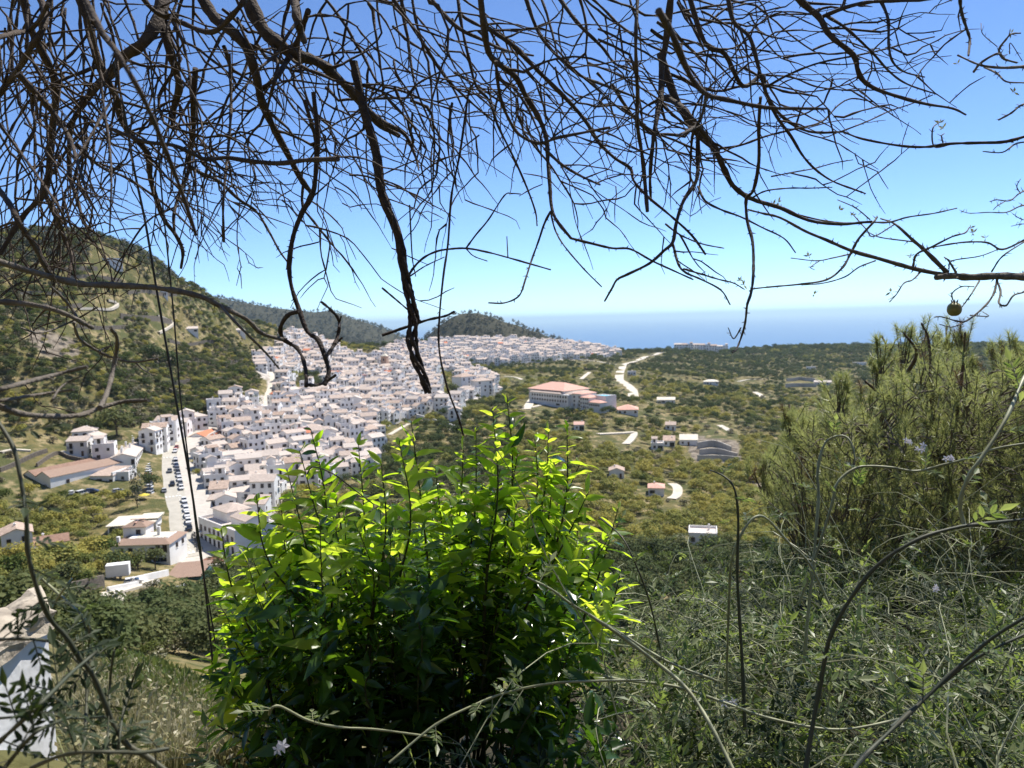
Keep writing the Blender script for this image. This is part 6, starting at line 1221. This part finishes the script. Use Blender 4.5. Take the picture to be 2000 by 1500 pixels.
def shoot(label, pts, w0, w1, d0, d1, m='jstem', nl=6, flowers=(), side=(), nm='jasmine_shoot', grp='long arching jasmine shoots', leafL=(.04, .075)):
    P, rad, Q, dep = trace('P', pts, w0, w1, d0, d1, 6, .5); rt = empty(nm, tuple(P[0]), 0, label, 'plant', grp); mb = MB(); LP = local(rt, P); mb.tube(LP, rad, 7); obj('stem', mb.mesh('stem', [M[m]], True), rt)
    if nl:
        for k in range(nl):
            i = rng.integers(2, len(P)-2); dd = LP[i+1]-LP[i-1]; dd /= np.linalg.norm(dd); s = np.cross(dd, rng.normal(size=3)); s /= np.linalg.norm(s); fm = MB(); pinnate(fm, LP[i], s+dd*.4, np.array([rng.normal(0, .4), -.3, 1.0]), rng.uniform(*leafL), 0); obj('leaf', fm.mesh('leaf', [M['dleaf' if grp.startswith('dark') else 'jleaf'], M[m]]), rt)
    for px, py, d in flowers:
        fm = MB(); c = ray(px, py)*d
        for q in range(3): flower(fm, local(rt, c)+rng.normal(0, .01, 3), np.array([rng.normal(0, .4), -1, .5]), rng.uniform(.012, .017))
        obj('flower', fm.mesh('flower', [M['petal']]), rt)
    return rt
shoot('tall pale jasmine shoot curling over at the top in front of the pine', [(1570,1300),(1578,1200),(1587,1118),(1594,1037),(1599,967),(1597,922),(1608,873),(1625,855),(1650,852),(1664,869),(1671,901)],7,3.5,2.6,2.6,'jstem',5)
shoot('long jasmine shoot arching right across the pine to the edge', [(1560,1180),(1592,1090),(1625,985),(1632,950),(1653,925),(1685,911),(1737,913),(1790,920),(1842,908),(1895,894),(1947,876),(2030,862)],5.5,5,2.6,2.4,'jstem',6,[(1775,868,2.55),(1800,878,2.55),(1852,893,2.5)])
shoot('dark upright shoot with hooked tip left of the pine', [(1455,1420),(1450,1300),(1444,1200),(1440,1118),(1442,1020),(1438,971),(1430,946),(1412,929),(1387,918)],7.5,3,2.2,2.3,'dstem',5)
shoot('paler shoot beside the dark upright one with arched tip', [(1418,1440),(1420,1300),(1425,1150),(1430,1090),(1450,1040),(1475,1010),(1500,1015),(1540,1060),(1580,1100),(1620,1180)],5,5,2.4,2.3,'jstem',9,[(1425,1370,2.3)])
shoot('thick dark blurred stem bending up from the bottom to the right edge', [(1570,1520),(1590,1400),(1605,1320),(1622,1243),(1660,1171),(1715,1103),(1790,1055),(1864,1031),(1930,1022),(2040,1010)],10,6,1.5,1.6,'dstem',8)
shoot('pale shoot rising from the thick stem to the right edge', [(1884,1028),(1875,980),(1895,925),(1920,890),(1965,817),(1996,747),(2020,700)],8,6,1.6,1.8,'jstem',4)
shoot('blurred stem crossing the lower right corner, upper of two', [(1660,1520),(1685,1481),(1787,1383),(1872,1303),(1940,1245),(2020,1195)],10,6,1.3,1.4,'dstem',5)
shoot('blurred stem crossing the lower right corner, lower of two', [(1740,1420),(1800,1370),(1900,1290),(2020,1230)],6,5,1.4,1.5,'dstem',5)
shoot('pale stem running down to the right below the shrub', [(1150,1200),(1210,1240),(1277,1290),(1341,1345),(1390,1420),(1440,1520)],7,8,2.0,1.8,'jstem',7)
shoot('stem arching down over the right side of the shrub', [(1030,1128),(1075,1150),(1120,1182),(1210,1235),(1300,1290),(1400,1330)],4.5,5,2.0,2.1,'jstem',5)
shoot('long flat pale stem low in the thicket', [(1180,1320),(1214,1328),(1320,1341),(1422,1375),(1511,1405),(1640,1425),(1780,1400)],6,5,2.1,2.2,'jstem',8,[(1820,1150,2.9)])
shoot('pale curled stem low in front of the shrub', [(526,1395),(530,1384),(548,1380),(602,1407),(660,1420),(737,1425),(850,1440)],6,4,1.8,1.8,'jstem',4)
shoot('pale stem arching low across the front of the shrub', [(1260,1328),(1160,1330),(1075,1335),(1000,1350),(940,1371),(850,1416),(760,1490)],5,5,1.9,1.8,'jstem',9,[(540,1470,1.8)])
shoot('thin dark arc over the left top of the shrub', [(600,925),(612,912),(650,925),(690,955),(730,985)],3,2.5,2.3,2.3,'dstem',0)
shoot('dark thin shoot right of the shrub leaning to the valley', [(1290,1270),(1270,1180),(1245,1110),(1215,1050),(1170,1010)],4,3,2.3,2.4,'dstem',5)
# dark blurred plant at the left edge
L_ = [('long dark stem curving down the left edge', [(-20,800),(24,870),(39,930),(51,1005),(54,1074),(66,1128),(84,1181),(102,1214),(129,1244),(156,1286),(180,1316),(204,1370),(222,1415),(249,1454),(288,1478),(330,1510)],7.5,11,1.1,1.1,6),
 ('dark stem lying flat over the white wall', [(-20,1250),(45,1248),(99,1253),(126,1268),(160,1300)],7,5,1.1,1.1,4),('dark stem slanting up from the lower left corner', [(-20,1466),(45,1406),(90,1364),(138,1316),(190,1272)],10,7,1.0,1.05,7),('upright dark stem right of the white wall', [(160,1520),(165,1450),(168,1400),(170,1325),(174,1255),(176,1225)],7,4,1.2,1.2,5),
 ('thin dark stem across the foot of the white wall', [(-20,1404),(90,1397),(144,1403),(207,1400)],5,4,1.1,1.1,3),('dark stem along the bottom left of the picture', [(60,1500),(135,1472),(225,1469),(275,1470),(330,1462)],8,7,1.0,1.0,4),('dark stem rising from the bottom left corner', [(0,1510),(60,1439),(100,1415),(140,1400)],9,6,1.0,1.0,4),('thin dark twig leaning right over the dry grass', [(231,1462),(240,1394),(255,1340),(272,1295)],5,4,1.2,1.2,1),
 ('pale stalk crossing behind the dark stems at the left', [(78,1128),(120,1165),(162,1205),(180,1235)],6,5,1.5,1.5,3),('straight pale blade leaning over the wall cap', [(100,1186),(140,1130)],6,3,1.5,1.5,0),('dark vertical stem beside the dry grass', [(212,1500),(211,1430),(213,1370),(216,1320),(222,1270)],6,4,1.2,1.2,4)]
for lb, pts, w0, w1, d0, d1, nl in L_: shoot(lb, pts, w0, w1, d0, d1, 'dstem' if 'pale' not in lb else 'jstem', nl*2, (), (), 'jasmine_shoot', 'dark shoots at the left edge', (.035, .06))
# ------------------------------------------------------------------ white garden wall at the left edge
M['wallpaint'] = mat('whitewashed_wall', (0.74, 0.75, 0.77), 0.9, (0.55, 0.54, 0.52), 2.2, .6, 9)
M['cap'] = mat('weathered_cement', (0.50, 0.43, 0.33), 0.95, (0.26, 0.22, 0.17), 5, .9, 22)
A_ = at(92, 1186, 5.4); B_ = ray(-2, 1248); B_ = B_*(A_[2]/B_[2]); d_ = (B_-A_); d_[2] = 0; ln = np.linalg.norm(d_); d_ /= ln; C_ = ray(66, 1150); C_ = C_*(A_[2]/C_[2]); nn_ = (C_-A_); nn_[2] = 0; WW = np.linalg.norm(nn_); nn_ /= WW
wt = empty('garden_wall', (A_[0], A_[1], A_[2]-3), 0, 'whitewashed garden wall with weathered cement cap at the lower left edge', 'wall')
def wallpart(u0, u1, v0, v1, z0, z1, nu, rough):
    """block in wall coordinates with a slightly uneven surface"""
    mb = MB(); us = np.linspace(u0, u1, nu); sec = [(v0, z0), (v0, z0+(z1-z0)*.33), (v0, z0+(z1-z0)*.66), (v0, z1), ((v0+v1)/2, z1+.03*(rough > .01)), (v1, z1), (v1, z0)]; V = np.array([A_+d_*u+nn_*v+np.array([0, 0, z]) for u in us for v, z in sec])-np.array(wt.location); V += rng.normal(0, rough, V.shape); k = len(sec)
    F = [(i*k+j, (i+1)*k+j, (i+1)*k+(j+1) % k, i*k+(j+1) % k) for i in range(nu-1) for j in range(k)]; mb.add(V, F); mb.add(V[:k], [list(range(k))[::-1]]); mb.add(V[-k:], [list(range(k))]); return mb
obj('wall_body', wallpart(0.0, 4.5, .04, WW-.06, -3.2, -.12, 30, .008).mesh('wall_body', [M['wallpaint']]), wt); obj('cap', wallpart(-.06, 4.5, -.04, WW, -.13, .0, 40, .012).mesh('cap', [M['cap']]), wt); obj('footing', wallpart(-.1, 4.5, -.16, .0, -3.2, -1.15, 30, .012).mesh('footing', [M['wallpaint']]), wt)
# ------------------------------------------------------------------ dry grass meadow below the wall
M['straw'] = leafmat('dry_grass_blade', [(0.34,0.29,0.15),(0.22,0.21,0.08),(0.42,0.37,0.24),(0.14,0.17,0.05)], .3)
gm = MB(); gp = []
for k in range(9000):
    px = rng.uniform(90, 520); r = 5.2+34*rng.random()**2.2; gp.append((px, r))
Vs = []
for px, r in gp:
    p = at(px, 1000, r); x, y = p[0], p[1]; Vs.append((x, y, r))
Vs = np.array(Vs); gz = height(Vs[:, 0], Vs[:, 1]); n = len(Vs); h = rng.uniform(.18, .5, n)*(1+Vs[:, 2]/40); a = rng.uniform(0, 6.28, n); wv = .005*(1+Vs[:, 2]/9); ln_ = rng.normal(0, .3, (n, 2))
b0 = np.column_stack([Vs[:, 0], Vs[:, 1], gz]); dx = np.column_stack([np.cos(a)*wv, np.sin(a)*wv, 0*a]); m1 = b0+np.column_stack([ln_[:, 0]*h*.4, ln_[:, 1]*h*.4, h*.6]); t1 = b0+np.column_stack([ln_[:, 0]*h, ln_[:, 1]*h, h])
V = np.stack([b0-dx, b0+dx, m1+dx*.7, m1-dx*.7, t1], 1).reshape(-1, 3); i = np.arange(n)*5; gm.add(V, np.stack([i, i+1, i+2, i+3], -1)); gm.add(V[:0].reshape(0, 3) if 0 else V, np.stack([i+3, i+2, i+4], -1))
hd = rng.random(n) < .6; c = t1[hd]; s = (.012*(1+Vs[hd, 2]/12))[:, None]; q = rng.normal(size=(len(c), 3)); q /= np.linalg.norm(q, axis=1)[:, None]; e = np.cross(q, rng.normal(size=(len(c), 3))); e /= np.linalg.norm(e, axis=1)[:, None]
V = np.stack([c-q*s*1.6, c-e*s*.7, c+q*s*1.6, c+e*s*.7], 1).reshape(-1, 3); gm.add(V, np.arange(len(V)).reshape(-1, 4))
obj('dry_grass', gm.mesh('dry_grass', [M['straw']]), label='dry straw-coloured grass with pale seed heads below the white wall', cat='grass', kind='stuff')
M['weed'] = leafmat('fresh_weeds', [(0.10,0.15,0.03),(0.16,0.19,0.05),(0.07,0.11,0.025)], .35)
P = []
for k in range(5200):
    px = rng.uniform(150, 520); r = rng.uniform(26, 66); p = at(px, 1000, r); P.append((p[0], p[1]))
P = np.array(P); z = height(P[:, 0], P[:, 1]); n = len(P); h = rng.uniform(.2, .8, n); c = np.column_stack([P, z+h*.5]); q = rng.normal(0, .4, (n, 3))+[0, 0, 1]; q /= np.linalg.norm(q, axis=1)[:, None]; e = np.cross(q, rng.normal(size=(n, 3))); e /= np.linalg.norm(e, axis=1)[:, None]
V = np.stack([c-q*h[:, None]*.5, c-e*.09, c+q*h[:, None]*.5, c+e*.09], 1).reshape(-1, 3); gm = MB(); gm.add(V, np.arange(4*n).reshape(-1, 4)); obj('weeds', gm.mesh('weeds', [M['weed']]), label='fresh green weeds on the slope above the dark thicket', cat='grass', kind='stuff')
# ------------------------------------------------------------------ pine on the right
M['needle'] = leaf2('pine_needle', [(0.17,0.20,0.075),(0.26,0.28,0.11),(0.36,0.36,0.18)], [(0.36,0.42,0.12),(0.58,0.60,0.22)], .45, .4, .5)
M['deadneedle'] = leafmat('dead_needle', [(0.24,0.15,0.08),(0.18,0.12,0.07)], .2)
M['pbark'] = mat('pine_bark', (0.13, 0.095, 0.07), 0.95, (0.07, 0.05, 0.04), 12, .8, 40)
pine = empty('pine', tuple(at(1868, 1190, 6.6)), 0, 'young pine with upright needle tufts filling the right side above the jasmine', 'tree')
LIMB = [[(1868,1230),(1862,1120),(1852,1020),(1838,930),(1835,890)],[(1838,910),(1800,855),(1769,810),(1765,733),(1744,698),(1722,656)],[(1834,890),(1822,800),(1818,740),(1814,665),(1800,632)],[(1838,900),(1870,800),(1880,720),(1885,650)],[(1840,900),(1920,820),(1960,740),(1985,660)],[(1845,960),(1930,900),(2010,840),(2080,780)],[(1845,950),(1740,880),(1680,850),(1652,796),(1637,732)],[(1852,1000),(1740,950),(1640,900),(1560,850),(1541,790)],[(1856,1050),(1720,1010),(1600,970),(1520,930),(1490,900)],[(1858,1080),(1760,1060),(1660,1050),(1570,1030)],[(1858,1060),(1940,1020),(2040,980),(2120,960)],[(1769,810),(1720,770),(1690,745)],[(1765,740),(1790,690),(1765,650)],[(1822,790),(1850,730),(1848,640)],[(1700,860),(1620,830),(1600,780)],[(1960,740),(2020,690),(2040,640)]]
limbs = []
for j, pts in enumerate(LIMB):
    P, rad, Q, dep = trace('P', pts, 26 if j == 0 else 9, 14 if j == 0 else 3.5, 6.6, 6.6+(0 if j == 0 else rng.uniform(-1.1, 1.0)), 6, 1.0); mb = MB(); mb.tube(local(pine, P), rad, 7); obj('trunk' if j == 0 else 'limb', mb.mesh('trunk' if j == 0 else 'limb', [M['pbark']], True), pine)
    limbs.append(P)
LP_ = np.concatenate([p[len(p)//3:] for p in limbs[1:]]); ENV = [(1478,940),(1500,880),(1530,805),(1560,800),(1600,770),(1640,770),(1665,800),(1700,790),(1718,730),(1745,740),(1768,690),(1800,665),(1850,670),(1890,690),(1920,740),(1955,700),(2000,680),(2100,660),(2180,900),(2150,1100),(2000,1110),(1850,1150),(1700,1130),(1560,1060),(1490,1000)]
nb, tb = MB(), MB(); ns = 0
def tuft(p, d, n, L, mi):
    a = np.cross(d, [.31, .2, .9]); a /= np.linalg.norm(a); b2 = np.cross(d, a); ph = rng.uniform(0, 6.28, n); t = rng.uniform(-.09, .02, n); sp = rng.uniform(.45, 1.25, n)*np.where(t > 0, .55, 1); e = d[None]*np.cos(sp)[:, None]+(a[None]*np.cos(ph)[:, None]+b2[None]*np.sin(ph)[:, None])*np.sin(sp)[:, None]
    q = p+d*t[:, None]; l = L*rng.uniform(.75, 1.15, n)[:, None]; s = np.cross(e, rng.normal(size=(n, 3))); s /= np.linalg.norm(s, axis=1)[:, None]; wd = .0019
    V = np.stack([q-s*wd, q+s*wd, q+e*l], 1).reshape(-1, 3); nb.add(V, np.arange(3*n).reshape(-1, 3), mi)
while ns < 1700:
    x, y = rng.uniform(1470, 2190), rng.uniform(610, 1150)
    if not inpoly(x, y, ENV): continue
    d0 = 6.6+rng.uniform(-1.2, 1.2); p = ray(x, y)*d0; j = np.argmin(((LP_-p)**2).sum(1)+np.where(LP_[:, 2] > p[2], .3, 0)); b0 = LP_[j]
    dirn = np.array([(p[0]-3.6)*.35+rng.normal(0, .38), rng.normal(0, .4), 1.0+rng.normal(0, .25)]); dirn /= np.linalg.norm(dirn)
    bk = (b0-p); bl = np.linalg.norm(bk); bk = bk/bl*min(bl, rng.uniform(.25, .5)) if bl > 0 else bk; mid_ = p-dirn*.2
    P = smooth_line([mid_+bk*.9+np.array([0, 0, -.12]), mid_+bk*.3, mid_, p], per=4); tb.tube(P-np.array(pine.location), np.linspace(.006, .0028, len(P)), 4, 0, False); tuft(p-np.array(pine.location), dirn, 80, rng.uniform(.055, .08), 1 if rng.random() < .03 else 0)
    if rng.random() < .8: tuft(p-dirn*.15-np.array(pine.location), dirn, 45, .065, 0)
    ns += 1
for hx, hy in [(1722,660),(1712,690),(1637,736),(1650,770),(1541,795),(1560,815),(1800,620),(1768,640),(1822,650),(1848,628),(1885,652),(1900,690),(1985,655),(2005,690),(1700,748),(1600,785),(1490,892),(1505,930),(1760,690),(1950,670),(1880,625)]:
    d0 = 6.6+rng.uniform(-.7, .7)
    for q in range(9):
        p = ray(hx+rng.normal(0, 15), hy+abs(rng.normal(0, 26)))*d0; dirn = np.array([rng.normal(0, .3), rng.normal(0, .3), 1.0]); dirn /= np.linalg.norm(dirn); b0 = ray(hx+rng.normal(0, 4), hy+70)*d0
        P = smooth_line([b0, b0+(p-b0)*.6, p], per=4); tb.tube(P-np.array(pine.location), np.linspace(.005, .0025, len(P)), 4, 0, False); tuft(p-np.array(pine.location), dirn, 85, rng.uniform(.06, .085), 1 if rng.random() < .06 else 0)
obj('needles', nb.mesh('needles', [M['needle'], M['deadneedle']]), pine); obj('twigs', tb.mesh('twigs', [M['greytwig']]), pine, kind='stuff')
haze()
